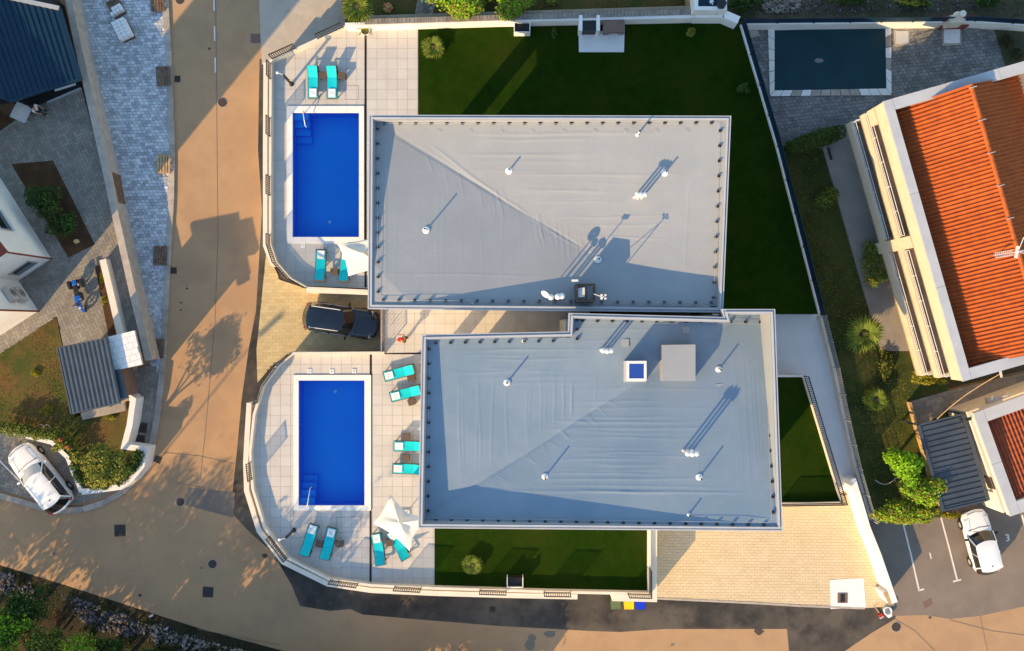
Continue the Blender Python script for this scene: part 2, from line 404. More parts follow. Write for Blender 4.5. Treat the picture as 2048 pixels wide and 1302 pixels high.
def frond(mb, base, ang, L, rise, droop, leaf_w, nl=12, wl=.4, mi=0):
    pts = []
    for i in range(nl+1):
        t = i/nl; r_ = L*t*(1-.12*t); zz = rise*math.sin(t*1.6)-droop*t*t
        pts.append(Vector((base[0]+math.cos(ang)*r_, base[1]+math.sin(ang)*r_, base[2]+zz)))
    side = Vector((-math.sin(ang), math.cos(ang), 0))
    mb.tube(pts[::3], [.018]*len(pts[::3]), 3, mi, cap=False)
    for i in range(1, nl+1):
        t = i/nl; ll = wl*L*(math.sin(math.pi*(.12+.8*t)))**.8; fw = (pts[i]-pts[i-1]).normalized()
        for sg in (-1, 1):
            tip = pts[i]+side*sg*ll*.75+fw*ll*.55+Vector((0,0,-.25*ll)); q = fw*leaf_w
            mb.add([pts[i]-q*.5, pts[i]+q*.5, tip], [(0,1,2)], mi)
def palm(name, px, py, z, trunk, L, n, label, mats=None, group=None, fan=False, cat='palm'):
    zt = z+trunk; c = P(px, py, zt); root = thing(name, label, cat, (c.x, c.y, z), 0, group)
    t = MB(); t.tube([(c.x, c.y, z-.1), (c.x+.03, c.y, z+trunk*.5), (c.x, c.y, zt+.05)], [.16, .13, .11], 8); t.build('trunk', M['bark'], root)
    for i in range(n):
        mb = MB(); a = i*2.399+random.uniform(-.2, .2); lv = i/n
        l_ = L*random.uniform(.8, 1.05)*(1-.35*(1-lv)*.5)
        if not fan: frond(mb, (c.x, c.y, zt), a, l_, .9*L*(1-lv)*.6+.1, L*(.25+.5*lv), .05, 12, .30)
        else:
            st = Vector((c.x, c.y, zt)); d = Vector((math.cos(a), math.sin(a), .9*(1-lv)-.25)); d.normalize(); hub = st+d*l_*.30
            mb.tube([st, hub], [.015, .01], 3, cap=False); u = d.cross(Vector((0,0,1))).normalized(); w = u.cross(d)
            for k in range(15):
                th = math.radians(-105+14.5*k+random.uniform(-3, 3)); dd = d*math.cos(th)+u*math.sin(th)
                tip = hub+dd*l_*.68*(.8+.2*math.cos(th))+Vector((0,0,-.10*l_)); pd = dd.cross(w).normalized()*.06
                m1 = hub+dd*l_*.34
                mb.add([hub, m1+pd, tip, m1-pd], [(0,1,2,3)])
        mb.build('frond', mats or M['leaf_palm'], root)
    return root
def grass(name, poly, z, n, hgt, m, bare=None):
    """poly in metres"""
    x0 = min(p[0] for p in poly); x1 = max(p[0] for p in poly); y0 = min(p[1] for p in poly); y1 = max(p[1] for p in poly)
    mb = MB(); k = 0
    while k < n:
        x, y = random.uniform(x0, x1), random.uniform(y0, y1)
        if not inpoly(x, y, poly): k += .2; continue
        zz = z(x, y) if callable(z) else z
        if math.sin(x*.9+1)*math.sin(y*.7+.3*x) + random.uniform(-.8, .8) < -.25: k += 1; continue
        for q in range(3):
            a = random.uniform(0, 6.28); hh = hgt*random.uniform(.5, 1.3); ox, oy = random.gauss(0, .06), random.gauss(0, .06)
            dx, dy = math.cos(a), math.sin(a); w = .02
            mb.add([(x+ox-dy*w, y+oy+dx*w, zz-.01), (x+ox+dy*w, y+oy-dx*w, zz-.01), (x+ox+dx*hh*.9, y+oy+dy*hh*.9, zz+hh*.55)], [(0,1,2)], random.randrange(len(m)))
        k += 1
    return mb.build(name, m, kind='stuff')
# ================================================================ SETTING: ground, road, paved areas
mb = MB(); mb.prism([(-450,-450),(450,-450),(450,450),(-450,450)], -2.2, -1.9)
mb.build('ground', M['ground'], kind='structure')
mb = MB(); mb.prism(PP([(-900,-500),(2100,-500),(2100,60),(2048,60),(1480,60),(1480,1250),(2300,1100),(2300,1700),(-900,1400)], ST), -1.85, ST)
mb = MB(); mb.prism(PP([(-700,-400),(1000,-400),(1000,600),(1700,900),(1760,930),(2500,850),(2500,1345),(1400,1420),(700,1345),(560,1300),(400,1257),(260,1212),(130,1170),(0,1130),(-700,980)], ST), -1.85, ST)
road = mb.build('road', M['asphalt'], kind='structure')
def decal(name, pts, m, z=ST+.004, parent=None, **kw):
    mb = MB(); q = PP(pts, z); a = sum(q[i][0]*q[(i+1) % len(q)][1]-q[(i+1) % len(q)][0]*q[i][1] for i in range(len(q)))
    if a < 0: q = q[::-1]
    mb.add([(x, y, z) for x, y in q], [tuple(range(len(q)))])
    if parent is None: kw.setdefault('kind', 'structure')
    return mb.build(name, m, parent, **kw)
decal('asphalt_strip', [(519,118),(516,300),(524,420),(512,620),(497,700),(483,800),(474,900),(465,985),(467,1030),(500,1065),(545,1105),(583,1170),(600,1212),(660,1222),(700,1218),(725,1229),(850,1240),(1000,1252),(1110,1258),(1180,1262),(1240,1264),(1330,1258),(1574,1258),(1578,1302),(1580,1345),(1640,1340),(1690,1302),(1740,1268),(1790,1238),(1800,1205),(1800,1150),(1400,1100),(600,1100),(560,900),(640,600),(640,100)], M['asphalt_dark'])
decal('parking_lot', [(1740,930),(1900,960),(2100,980),(2300,1000),(2300,1150),(2048,1213),(1960,1232),(1900,1238),(1850,1230),(1790,1232),(1700,1180),(1700,960)], M['asphalt_mid'], ST+.006)
decal('road_patch', [(377,975),(470,985),(466,1035),(370,1010)], M['asphalt_patch'], ST+.008)
decal('road_patch', [(501,67),(521,68),(521,86),(501,86)], M['brownslab'], ST+.008)
decal('road_patch', [(1845,1205),(1862,1195),(1866,1208),(1850,1218)], M['brownslab'], ST+.010)
decal('side_road', [(340,-60),(432,-60),(430,0),(432,120),(345,290)], M['asphalt'], ST+.002)
# seams in the asphalt and faint tracks
mb = MB()
for ln in ([(431,-30),(433,150),(434,300),(436,470),(430,640),(420,760),(410,870),(400,960)], [(330,905),(400,912),(470,928)], [(352,965),(420,978),(470,995)], [(395,1258),(560,1290)],
           [(1900,1240),(1985,1262),(2048,1270)], [(1960,1232),(1975,1302)], [(1790,1238),(1830,1262),(1870,1302)]):
    strip(mb, PP(ln, ST), .03, ST+.003, ST+.012)
mb.build('road_seam', M['asphalt_patch'], kind='structure')
for y0, y1 in ((-8,22),(53,82),(115,145)):
    mb = MB(); strip(mb, PP([(428+y0*.02, y0), (428+y1*.02, y1)], ST), .09, ST+.003, ST+.014); mb.build('lane_dash', M['paint'], kind='structure')
# small damp spots and dropped lumps on the asphalt
for i, (x, y, r) in enumerate([(602,1197,9),(635,1202,6),(660,1207,3),(625,1203,2),(530,1112,6),(557,1118,8),(572,1145,3),(595,1192,4),(1518,1263,9),(716,1202,7),(419,97,3),(362,605,2.5),(362,620,2.5),(374,577,2.5),(1860,1235,3),(280,1190,4),(107,1107,2.5),(403,1136,3),(1100,1268,12),(1065,1275,9),(1060,1290,13),(340,1070,2),(1345,1290,4)]):
    q = [(x+r*math.cos(t)*random.uniform(.7,1.25), y+r*.75*math.sin(t)*random.uniform(.7,1.25)) for t in np.linspace(0, 6.28, 11)[:-1]]
    decal('asphalt_stain', q, M['iron'] if i < 17 else M['asphalt_patch'], ST+.011+.001*(i % 3))
# concrete apron of the northern side road
slab('concrete_apron', [(517,-80),(519,20),(521,75),(524,128),(560,150),(720,150),(700,-80)], -.97, M['apron'])
# kerb stones along the left road, one by one
kerb = thing('kerb', 'pale concrete kerb between the brown road and the blue grey cobbled lot', 'kerb', P(335,500,ST)); 
kl = [(329,-30),(336,100),(340,200),(343,290),(342,400),(336,500),(332,590),(327,680),(322,760),(314,830),(304,885),(291,925),(272,957),(243,985),(206,1006),(165,1019),(124,1021),(85,1016),(45,1005),(0,992),(-40,980)]
pts = resample(PP(kl, -.85), 1.0)
for i in range(len(pts)-1):
    a, b = pts[i], pts[i+1]; d = (b-a).normalized()*.006
    mb = MB(); strip(mb, [tuple(a+d), tuple(b-d)], .36, ST-.1, -.86+random.uniform(-.006,.006)); mb.build('kerb_stone', M['kerb'], kerb)
# blue grey cobbled lot
lot = [(140,-40),(326,-40),(331,100),(335,200),(338,290),(337,400),(331,500),(327,590),(322,680),(318,735),(316,745),(300,728),(292,690),(262,560),(238,430),(210,300),(175,140)]
slab('cobbled_lot_bed', lot, -.95, M['passage'])
mb = MB(); pave(mb, PP(lot, -.9), 0.03, .27, .20, -.90, gap=.018, bond=.37, jz=.012, drop=.03); mb.build('cobblestones', M['bluepave'], kind='stuff')
# stamped courtyard round the left houses
court = [(-60,250),(0,262),(70,212),(163,176),(205,330),(218,400),(240,500),(262,600),(284,700),(262,742),(215,760),(128,700),(120,660),(114,633),(80,655),(0,708),(-60,745)]
slab('courtyard', court, -.04, M['joint'])
bed = [(22,328),(106,321),(190,489),(137,515)]
mb = MB(); pave(mb, PP(court, 0), math.radians(24), .21, .4, 0.0, gap=.012, herring=True, jz=.003); mb.build('courtyard_paving', M['stamp'], kind='stuff')
decal('planting_bed', bed, M['soil'], .012)
decal('planting_bed', [(-40,215),(0,220),(20,247),(0,262),(-40,275)], M['soil'], .012)
# pavement strip between the retaining wall and the kerb, parking bay at the left
pavt = [(300,728),(318,735),(314,800),(306,860),(296,900),(276,935),(240,972),(205,992),(165,1006),(120,1009),(85,1004),(0,980),(-60,960),(-60,845),(0,860),(60,872),(106,886),(136,925),(166,985),(240,975),(285,925),(290,897),(248,893),(262,800),(265,742)]
slab('footway', pavt, -.96, M['joint'])
mb = MB(); pave(mb, PP(pavt, -.93), math.radians(-15), .22, .4, -.925, gap=.012, herring=True, jz=.003); mb.build('footway_paving', M['stamp'], kind='stuff')
mb = MB(); strip(mb, PP([(-10,912),(80,1003)], -.92), .10, -.93, -.912); mb.build('parking_line', M['paint'], kind='structure')
# gardens at the left
gl = [(-60,745),(0,708),(80,655),(113,636),(124,690),(122,720),(150,835),(250,800),(262,800),(250,890),(286,902),(280,935),(240,968),(168,980),(140,925),(106,880),(0,852),(-60,838)]
slab('garden', gl, .02, M['weedy'])
grass('grass', PP([(-20,715),(110,640),(118,720),(150,838),(120,850),(40,845),(-20,835)], .02), .02, 1500, .10, [M['leaf_olive'], M['leaf_mid'], M['dry']])
# driveway of the black car
dv = [(533,500),(560,560),(615,578),(765,582),(765,700),(585,703),(545,730),(515,765),(513,700),(523,600)]
slab('driveway', dv, -.97, M['joint'])
mb = MB(); pave(mb, PP(dv, -.93), 0.02, .42, .21, -.93, gap=.006, bond=.5, jz=.002); mb.build('driveway_pavers', M['drivepave'], kind='stuff')
# driveway in the south east
se = [(1300,1040),(1567,1000),(1700,990),(1712,962),(1790,1212),(1730,1216),(1600,1210),(1500,1204),(1312,1196)]
slab('driveway', se, -.97, M['joint'])
mb = MB(); pave(mb, PP(se, -.93), -0.01, .36, .18, -.93, gap=.010, bond=.5, jz=.003); mb.build('driveway_pavers', M['beigepave'], kind='stuff')
mb = MB(); strip(mb, PP([(1310,1197),(1500,1206),(1600,1212),(1730,1217)], -.9), .12, -1.0, -.91); mb.build('driveway_edging', M['kerb'], kind='structure')
# light concrete passage
slab('passage', [(1540,620),(1642,629),(1672,740),(1716,965),(1650,990),(1660,940),(1605,750),(1540,750)], -.90, M['passage'])
slab('threshold_step', [(1676,973),(1711,962),(1716,974),(1680,986)], -.84, M['passage'])
# north east lot on lower ground
ne = [(1478,38),(2120,44),(2120,160),(2010,180),(2000,420),(1760,420),(1690,255),(1560,292)]
slab('paved_yard', ne, -1.24, M['joint'])
mb = MB(); pave(mb, PP([(1484,48),(1985,46),(2012,135),(1900,170),(1765,215),(1690,262),(1690,300),(1560,292)], -1.2), .1, .30, .22, -1.2, gap=.02, bond=.4, jz=.006); mb.build('yard_paving', M['nepave'], kind='stuff')
decal('planting_bed', [(1984,46),(2120,48),(2120,140),(2012,136)], M['ground'], -1.19)
def zg(py): return -1.2 + .25*min(1, max(0, (py-450)/350))
mb = MB(); rows = list(range(285, 1036, 15)); vsx = []
def gx0(y): return 1555+(y-290)*.262
for y in rows:
    for x in (gx0(y)-12, 1895): vsx.append(P(x, y, zg(y)))
mb.add(vsx, [(2*i, 2*i+2, 2*i+3, 2*i+1) for i in range(len(rows)-1)])
mb.build('garden', M['darkgrass'], kind='structure')
gp = PP([(1565,295),(1690,290),(1800,735),(1830,800),(1850,900),(1880,1010),(1760,1000),(1640,590)], -1.1)
grass('grass', gp, lambda x, y: zg(CY-y*S*H/(H+1.1)), 5200, .13, [M['leaf_dark'], M['leaf_mid'], M['leaf_olive'], M['leaf_olive'], M['dry']])
# neighbour's garden at the top
slab('garden', [(684,-60),(1385,-60),(1385,30),(730,46),(690,50)], .5, M['weedy'])
grass('grass', PP([(720,-30),(1380,-30),(1380,26),(735,40)], .5), .5, 1500, .10, [M['leaf_olive'], M['leaf_mid'], M['dry']])
slab('garden_path', [(838,-20),(878,-20),(864,34),(828,38)], .53, M['joint'])
mb = MB(); pave(mb, PP([(838,-20),(878,-20),(864,34),(828,38)], .56), .5, .38, .32, .56, gap=.03, bond=.33, jz=.01); mb.build('path_stones', M['stone'], kind='stuff')
slab('embankment', [(1455,-60),(2200,-60),(2200,42),(1455,36)], -.6, M['ground'])
# ================================================================ plateau: terraces and lawns
lawn_n = [(836,54),(1390,38),(1440,38),(1482,46),(1556,292),(1643,628),(1400,628),(1400,430),(836,430)]
slab('lawn', lawn_n, PL+.02, M['lawn'])
slab('lawn', [(869,1040),(1296,1040),(1296,1184),(869,1173)], PL+.02, M['lawn'])
slab('lawn', [(1540,755),(1607,755),(1680,1003),(1540,1006)], PL+.02, M['lawn'])
def hole_cells(poly, x0s, y0s, hole, gap):
    out = []
    for i in range(len(x0s)-1):
        for j in range(len(y0s)-1):
            a, b, c, d = x0s[i], y0s[j], x0s[i+1], y0s[j+1]
            if hole and not (c <= hole[0] or a >= hole[2] or d <= hole[1] or b >= hole[3]):
                ps = [(a, b, min(c, hole[0]), d), (max(a, hole[2]), b, c, d), (max(a, hole[0]), b, min(c, hole[2]), min(d, hole[1])), (max(a, hole[0]), max(b, hole[3]), min(c, hole[2]), d)]
            else: ps = [(a, b, c, d)]
            for e, f, g, h in ps:
                if g-e < 2 or h-f < 2: continue
                q = dedupe(clip_rect(poly, e+gap, f+gap, g-gap, h-gap) or [])
                if q and area(q) > 6: out.append(q)
    return out
def terrace(label_, poly, hole, gx, gy, step=20.35):
    base = MB(); big = [(-1, -1, 5000, hole[1]), (-1, hole[3], 5000, 5000), (-1, hole[1], hole[0], hole[3]), (hole[2], hole[1], 5000, hole[3])] if hole else [(-1,-1,5000,5000)]
    for r in big:
        q = dedupe(clip_rect(poly, *r) or [])
        if q: base.prism(PP(q, PL), -1.9, PL-.02)
    t = base.build('pool_terrace' if hole else 'terrace', M['grout'], kind='structure')
    x0 = min(p[0] for p in poly); x1 = max(p[0] for p in poly); y0 = min(p[1] for p in poly); y1 = max(p[1] for p in poly)
    xs = [gx+step*k for k in range(int((x0-gx)/step)-2, int((x1-gx)/step)+3)]; ys = [gy+step*k for k in range(int((y0-gy)/step)-2, int((y1-gy)/step)+3)]
    n = 0; mesh = None; over = MB()
    off = Vector(t.location)
    for q in hole_cells(poly, xs, ys, hole, .2):
        full = len(q) == 4 and abs(area(q)-(step-.4)**2) < 1
        w = PP(q, PL); cx = sum(p[0] for p in w)/len(w); cy = sum(p[1] for p in w)/len(w); zz = random.uniform(-.003, .003)
        n += 1
        if n > 298: over.prism(w, PL-.03, PL+zz); continue
        if full:
            if mesh is None:
                m_ = MB(); m_.prism([(x-cx, y-cy) for x, y in w], -.03, 0); o = m_.build('tile', M['tile'], loc=(0,0,0)); mesh = o.data
            else: o = bpy.data.objects.new('tile', mesh); C.objects.link(o)
            o.parent = t; o.location = (cx-off.x, cy-off.y, PL+zz-off.z)
        else:
            m_ = MB(); m_.prism([(x-cx, y-cy) for x, y in w], -.03, 0); o = m_.build('tile', M['tile'], loc=(0,0,0))
            o.parent = t; o.location = (cx-off.x, cy-off.y, PL+zz-off.z)
    if over.v: over.build('tile_field', M['tile'], t, kind='stuff')
    return t
UP, LO = (574,212,728,487), (587,750,742,1021)
terrace('upper', [(545,124),(690,57),(836,54),(836,470),(760,480),(760,578),(615,572),(583,556),(556,525),(545,492)], UP, 733.5, 56.5)
terrace('lower', [(770,704),(770,708),(870,708),(870,1174),(742,1168),(660,1156),(577,1112),(532,1052),(508,975),(503,905),(511,830),(527,775),(556,734),(586,710)], LO, 744, 708.5)
terrace('middle', [(768,590),(1180,590),(1180,700),(768,706)], None, 768, 607)
# pools
def pool(name, outer, inner, steps_y, rail, label):
    cx, cy = (inner[0]+inner[2])/2, (inner[1]+inner[3])/2; c = P(cx, cy, PL)
    root = thing(name, label, 'swimming pool', (c.x, c.y, PL))
    R_ = lambda b, z: PP([(b[0],b[1]),(b[2],b[1]),(b[2],b[3]),(b[0],b[3])], z)
    # coping stones
    inn = R_(inner, PL+.06); out = R_(outer, PL+.06)
    for k in range(4):
        a0, a1, b0, b1 = Vector(out[k]), Vector(out[(k+1) % 4]), Vector(inn[k]), Vector(inn[(k+1) % 4])
        n = max(2, round((b1-b0).length/.75))
        for i in range(n):
            e = .003/(b1-b0).length; t0, t1 = i/n+e, (i+1)/n-e
            mb = MB(); mb.prism([tuple(a0.lerp(a1, t0)), tuple(a0.lerp(a1, t1)), tuple(b0.lerp(b1, t1)), tuple(b0.lerp(b1, t0))], PL-.1, PL+.07, bottom=True)
            mb.build('coping_stone', M['coping'], root)
    x0, y0 = P(inner[0], inner[3], PL).xy; x1, y1 = P(inner[2], inner[1], PL).xy; zb = PL-1.45
    mb = MB(); v = [(x0,y0,zb),(x1,y0,zb),(x1,y1,zb),(x0,y1,zb),(x0,y0,PL-.02),(x1,y0,PL-.02),(x1,y1,PL-.02),(x0,y1,PL-.02)]
    mb.add(v, [(0,1,2,3),(4,5,1,0),(5,6,2,1),(6,7,3,2),(7,4,0,3)]); basin = mb.build('basin', M['poolblue'], root)
    sy = 1 if steps_y == 'top' else -1; ya = y1 if sy == 1 else y0
    mb = MB()
    for k in range(4): mb.box((x0+.48, ya-sy*(.22+.42*k), zb+(1.2-.3*k)/2), (.92, .42, 1.2-.3*k))
    mb.build('step', M['poolblue'], basin)
    mb = MB(); mb.add([(x0,y0,PL-.07),(x1,y0,PL-.07),(x1,y1,PL-.07),(x0,y1,PL-.07)], [(0,1,2,3)]); mb.build('water', M['water'], root)
    (ax, ay), (bx, by) = rail; A = P(ax, ay, PL+.6); B = P(bx, by, PL+.2)
    mb = MB(); d = (B-A).normalized(); mb.tube([(A.x, A.y, PL+.05), (A.x, A.y, PL+.55), A+Vector((0,0,.1)), B+Vector((0,0,.1)), (B.x, B.y, PL-.9)], .028, 8); mb.build('handrail', M['chrome'], root, smooth=True)
    c2 = P(cx+8, inner[3]-30 if sy == 1 else inner[1]+22, zb); mb = MB(); mb.lathe((c2.x, c2.y, zb), [(.09,0),(.09,.015)], 12); mb.build('floor_drain', M['chrome'], basin)
    return root
pool('swimming_pool', UP, (585,225,718,474), 'top', ((606,222),(611,252)), 'deep blue rectangular pool on the upper terrace with its steps at the top end')
pool('swimming_pool', LO, (597,761,729,1011), 'bottom', ((615,1012),(621,976)), 'deep blue rectangular pool on the lower curved terrace with its steps at the bottom end')
for i, (x, y) in enumerate([(606,491),(650,490),(619,742),(664,743),(708,742)]):
    c = P(x, y, PL); mb = MB(); mb.box((c.x, c.y, PL+.02), (.26,.26,.04)); mb.box((c.x, c.y, PL+.045), (.06,.12,.012), mi=1)
    o = mb.build('skimmer_lid', [M['whitepipe'], M['flash']])
    o['label'] = ['white square skimmer lid below the upper pool, left one', 'white square skimmer lid below the upper pool, nearer the parasol', 'white square skimmer lid above the lower pool, leftmost', 'white square skimmer lid above the lower pool, middle of three', 'white square skimmer lid above the lower pool, nearest the drain'][i]; o['category'] = 'lid'; o['group'] = 'skimmer lids beside the pools'
for a, b, nm in (((731,60),(731,575),'upper'), ((741.5,708),(741,1166),'lower')):
    mb = MB(); strip(mb, PP([a, b], PL), .13, PL-.05, PL+.006); mb.build('drain_channel', M['slot'], kind='structure')
for pts in ([(672,1035),(722,1032),(722,1063),(674,1066)], [(690,171),(717,171),(717,200),(690,200)]):
    mb = MB(); w = PP(pts, PL); w = w if area(w) else w
    ring(mb, [tuple(q) for q in (w if sum(w[i][0]*w[(i+1)%4][1]-w[(i+1)%4][0]*w[i][1] for i in range(4)) > 0 else w[::-1])], .03, PL-.01, PL+.008); mb.build('hatch_frame', M['grout'], kind='structure')
# ================================================================ boundary walls with railings
def rail_section(mb, pts, z0, z1, step=.135, posts=True):
    pl = resample(pts, step)
    for a, b in zip(pl, pl[1:]): mb.beam((a.x, a.y, z0+.08), (b.x, b.y, z0+.08), .045, .045); mb.beam((a.x, a.y, z1), (b.x, b.y, z1), .055, .055)
    for i, p in enumerate(pl):
        if posts and (i == 0 or i == len(pl)-1): mb.beam((p.x, p.y, z0-.2), (p.x, p.y, z1+.04), .05, .05)
        elif i % 1 == 0: mb.beam((p.x, p.y, z0+.08), (p.x, p.y, z1), .036, .036)
def wall(label, line, z0, z1, w, rails=(), ledge=None, rail_h=.95, m='cream', name='boundary_wall', cat='wall', zin=None):
    """line: px of the wall centre; rails: px polylines of bar sections"""
    c = P(*line[len(line)//2], z1); root = thing(name, label, cat, (c.x, c.y, z0))
    mb = MB(); strip(mb, PP(line, z1), w, z0, z1); mb.build('coping', M[m], root)
    if ledge:
        mb = MB(); strip(mb, PP(ledge[0], ledge[1]), ledge[2], z0, ledge[1]); mb.build('outer_ledge', M[m], root)
    for r in rails:
        mb = MB(); rail_section(mb, PP(r, z1), z1, z1+rail_h); mb.build('railing', M['black'], root)
    return root
Wz = PL+.5
wall('cream wall with short black railings round the upper pool terrace', [(691,52),(610,90),(541,121),(540,300),(540,490),(552,526),(580,558),(614,576),(735,582)], -1.9, Wz, .16,
     rails=[[(541,128),(541,158)], [(540,237),(540,273)], [(540,354),(540,391)], [(540,470),(540,490),(552,526),(580,558),(612,576)], [(545,118),(592,97)], [(636,78),(686,55)]],
     ledge=([(531,125),(530,300),(530,491),(545,530)], Wz-.25, .26))
wall('cream curved wall with black railings round the lower pool terrace', [(768,706),(584,707),(555,731),(525,772),(508,829),(500,905),(505,978),(529,1056),(574,1116),(658,1159),(742,1171),(870,1177),(1100,1184),(1299,1188),(1299,1060)], -1.9, Wz, .16,
     rails=[[(582,708),(555,731)], [(551,736),(525,772),(514,806)], [(500.5,925),(504,958)], [(540,1072),(574,1116)], [(662,1160),(716,1167)], [(790,1173),(842,1176)], [(960,1180),(1012,1181.5)], [(1088,1184),(1140,1185)], [(1256,1187),(1299,1188),(1299,1136)]],
     ledge=([(498,806),(494,870),(491,925),(493,982),(518,1062),(566,1124),(655,1168),(742,1181),(870,1187),(1010,1191),(1155,1194)], Wz-.25, .30))
wall('low cream plinth at the corner by the yellow and blue bins', [(1225,1196),(1308,1198),(1308,1060)], -1.9, Wz-.25, .38)
# railing at the head of the black car's driveway
rt = thing('railing', 'slim grey railing of upright bars at the head of the black car driveway', 'railing', P(767,640,PL))
mb = MB()
for k in range(14):
    q_ = P(767, 590+8.6*k, PL); mb.beam((q_.x, q_.y, PL+.1), (q_.x, q_.y, PL+1.0), .03, .03)
a_, b_ = P(767,590,PL).xy, P(767,703,PL).xy; mb.beam((*a_, PL+1.02), (*b_, PL+1.02), .05, .05); mb.beam((*a_, PL+.15), (*b_, PL+.15), .03, .03)
mb.build('bar', M['flash'], rt)
for yy in (592,630,668,703):
    mb = MB(); p = P(767, yy, PL); mb.beam((p.x, p.y, PL-.1), (p.x, p.y, PL+1.05), .05, .05); mb.build('post', M['flash'], rt)
mb = MB(); strip(mb, PP([(764,584),(764,703)], PL), .14, -1.9, PL+.12); mb.build('kerb_wall', M['brownslab'], rt)
wall('white wall between the parasol terrace and the black car driveway', [(612,581),(736,585)], -1.9, PL+.45, .22)
# north walls
wall('long pale rendered wall behind the dark upper lawn', [(690,49),(730,48),(1000,40),(1200,36),(1393,32)], -1.9, PL+1.0, .22, m='white')
nw = thing('stone_wall', 'rough stone block wall along the neighbour garden above the lawn', 'wall', P(1050,32,.5))
mb = MB(); strip(mb, PP([(729,45),(1386,25)], .8), .26, -1.9, PL+.9); mb.build('core', M['joint'], nw)
a, b = P(729,43,1.9), P(1386,23,1.9); L = (b-a).length; x = 0; d = (b-a).normalized(); nn = Vector((-d.y, d.x, 0))
row = MB(); cnt = 0
while x < L:
    w = random.uniform(.12, .28); mb = MB() if cnt < 298 else row; p = a+d*(x+w/2)
    mb.box((p.x, p.y, 1.72), (w-.02, .32, .30+random.uniform(0,.03)), math.atan2(d.y, d.x))
    if cnt < 298: mb.build('stone', M['stone'], nw)
    x += w; cnt += 1
if row.v: row.build('stones', M['stone'], nw, kind='stuff')
wall('white wall block running to the north east lawn corner', [(1390,27),(1448,27)], -1.9, PL+1.15, .5, m='white')
wall('short white diagonal wall at the north east lawn corner', [(1448,27),(1478,40)], -1.9, PL+1.15, .45, m='white')
def fence(label, line, z0, zw, zt, w=.16, m='white', post=2.0, solid=True):
    c = P(*line[len(line)//2], z0); root = thing('fence', label, 'fence', (c.x, c.y, z0))
    mb = MB(); strip(mb, PP(line, zw), w, -1.9, zw); mb.build('wall_base', M[m], root)
    pl = [Vector(p) for p in PP(line, zw)]
    rs = resample(pl, post)
    for a_, b_ in zip(rs, rs[1:]):
        mb = MB()
        for k in range(5):
            z = zw+.1+(zt-zw-.1)*k/4
            mb.beam((a_.x, a_.y, z), (b_.x, b_.y, z), .03, .09)
        if solid: mb.beam((a_.x, a_.y, (zw+zt)/2), (b_.x, b_.y, (zw+zt)/2), .012, zt-zw-.1)
        mb.build('panel', M['navyroof'] if solid else M['black'], root)
    for p in rs:
        mb = MB(); mb.beam((p.x, p.y, zw-.05), (p.x, p.y, zt+.08), .08, .08); mb.build('post', M['black'], root)
    return root
fence('dark panel fence on a thin white wall between the big lawn and the right garden', [(1483,48),(1555,292),(1641,628)], -1.9, PL+.25, PL+1.15)
fence('dark blue fence along the top of the covered pool yard', [(1482,47),(1700,45),(1950,42),(2100,52)], -1.9, -.1, .7)
wall('white wall on the right of the beige driveway, sunlit towards the road', [(1706,958),(1722,1010),(1735,1055),(1757,1110),(1790,1206)], -1.9, .6, .36, m='white')
f = thing('fence', 'grey mesh fence beside the pale concrete passage', 'fence', P(1690,850,-1))
mb = MB(); ln = [(1642,632),(1668,735),(1690,840),(1712,935),(1742,1040)]; strip(mb, PP(ln, -.2), .14, -1.9, -.2); mb.build('wall_base', M['cream'], f)
pl = resample(PP(ln, -.2), 1.6)
for a, b in zip(pl, pl[1:]):
    mb = MB(); k = 10
    for i in range(k+1): p = a.lerp(b, i/k); mb.beam((p.x, p.y, -.2), (p.x, p.y, .85), .012, .012)
    for z in (-.1, .1, .3, .5, .7, .85): mb.beam((a.x, a.y, z), (b.x, b.y, z), .014, .02)
    mb.build('mesh_panel', M['flash'], f)
for p in pl: mb = MB(); mb.beam((p.x, p.y, -.3), (p.x, p.y, .9), .06, .06); mb.build('post', M['flash'], f)
wall('cream wall with a long slanting black railing round the small right lawn', [(1540,752),(1608,752),(1684,1004)], -1.9, PL+.28, .14, rails=[[(1608,752),(1634,838),(1659,920),(1684,1004)]])
wall('cream wall with black railing along the foot of the small right lawn', [(1684,1006),(1620,1008),(1560,1008)], -1.9, PL+.28, .14, rails=[[(1682,1006),(1560,1008)]], rail_h=.7)
# left: retaining walls
wall('long grey concrete retaining wall left of the cobbled lot', [(131,-30),(150,65),(183,215),(209,330),(226,410),(246,500),(271,610),(297,720)], -1.9, .65, .42, m='kerb')
wall('narrow brown edging wall along the lower end of the cobbled lot', [(224,345),(238,420),(258,510),(281,615),(303,716)], -1.9, .25, .10, m='wood')
wall('pale wall beside the narrow planter in the courtyard', [(205,519),(222,590),(240,668)], -.1, .7, .40, m='cream')
decal('planter_soil', [(190,533),(199,530),(232,668),(217,672)], M['soil'], .03)
wall('white garden wall from the metal shed to the kerb', [(243,738),(254,792),(266,800),(259,850),(248,893),(289,899),(283,932),(262,958),(240,974),(163,984)], -1.9, .35, .36, m='white')
wall('whitewashed garden wall half under the hedge behind the white car', [(163,984),(148,950),(135,915),(103,885),(50,872),(-10,856),(-60,846)], -1.9, .1, .26, m='white')
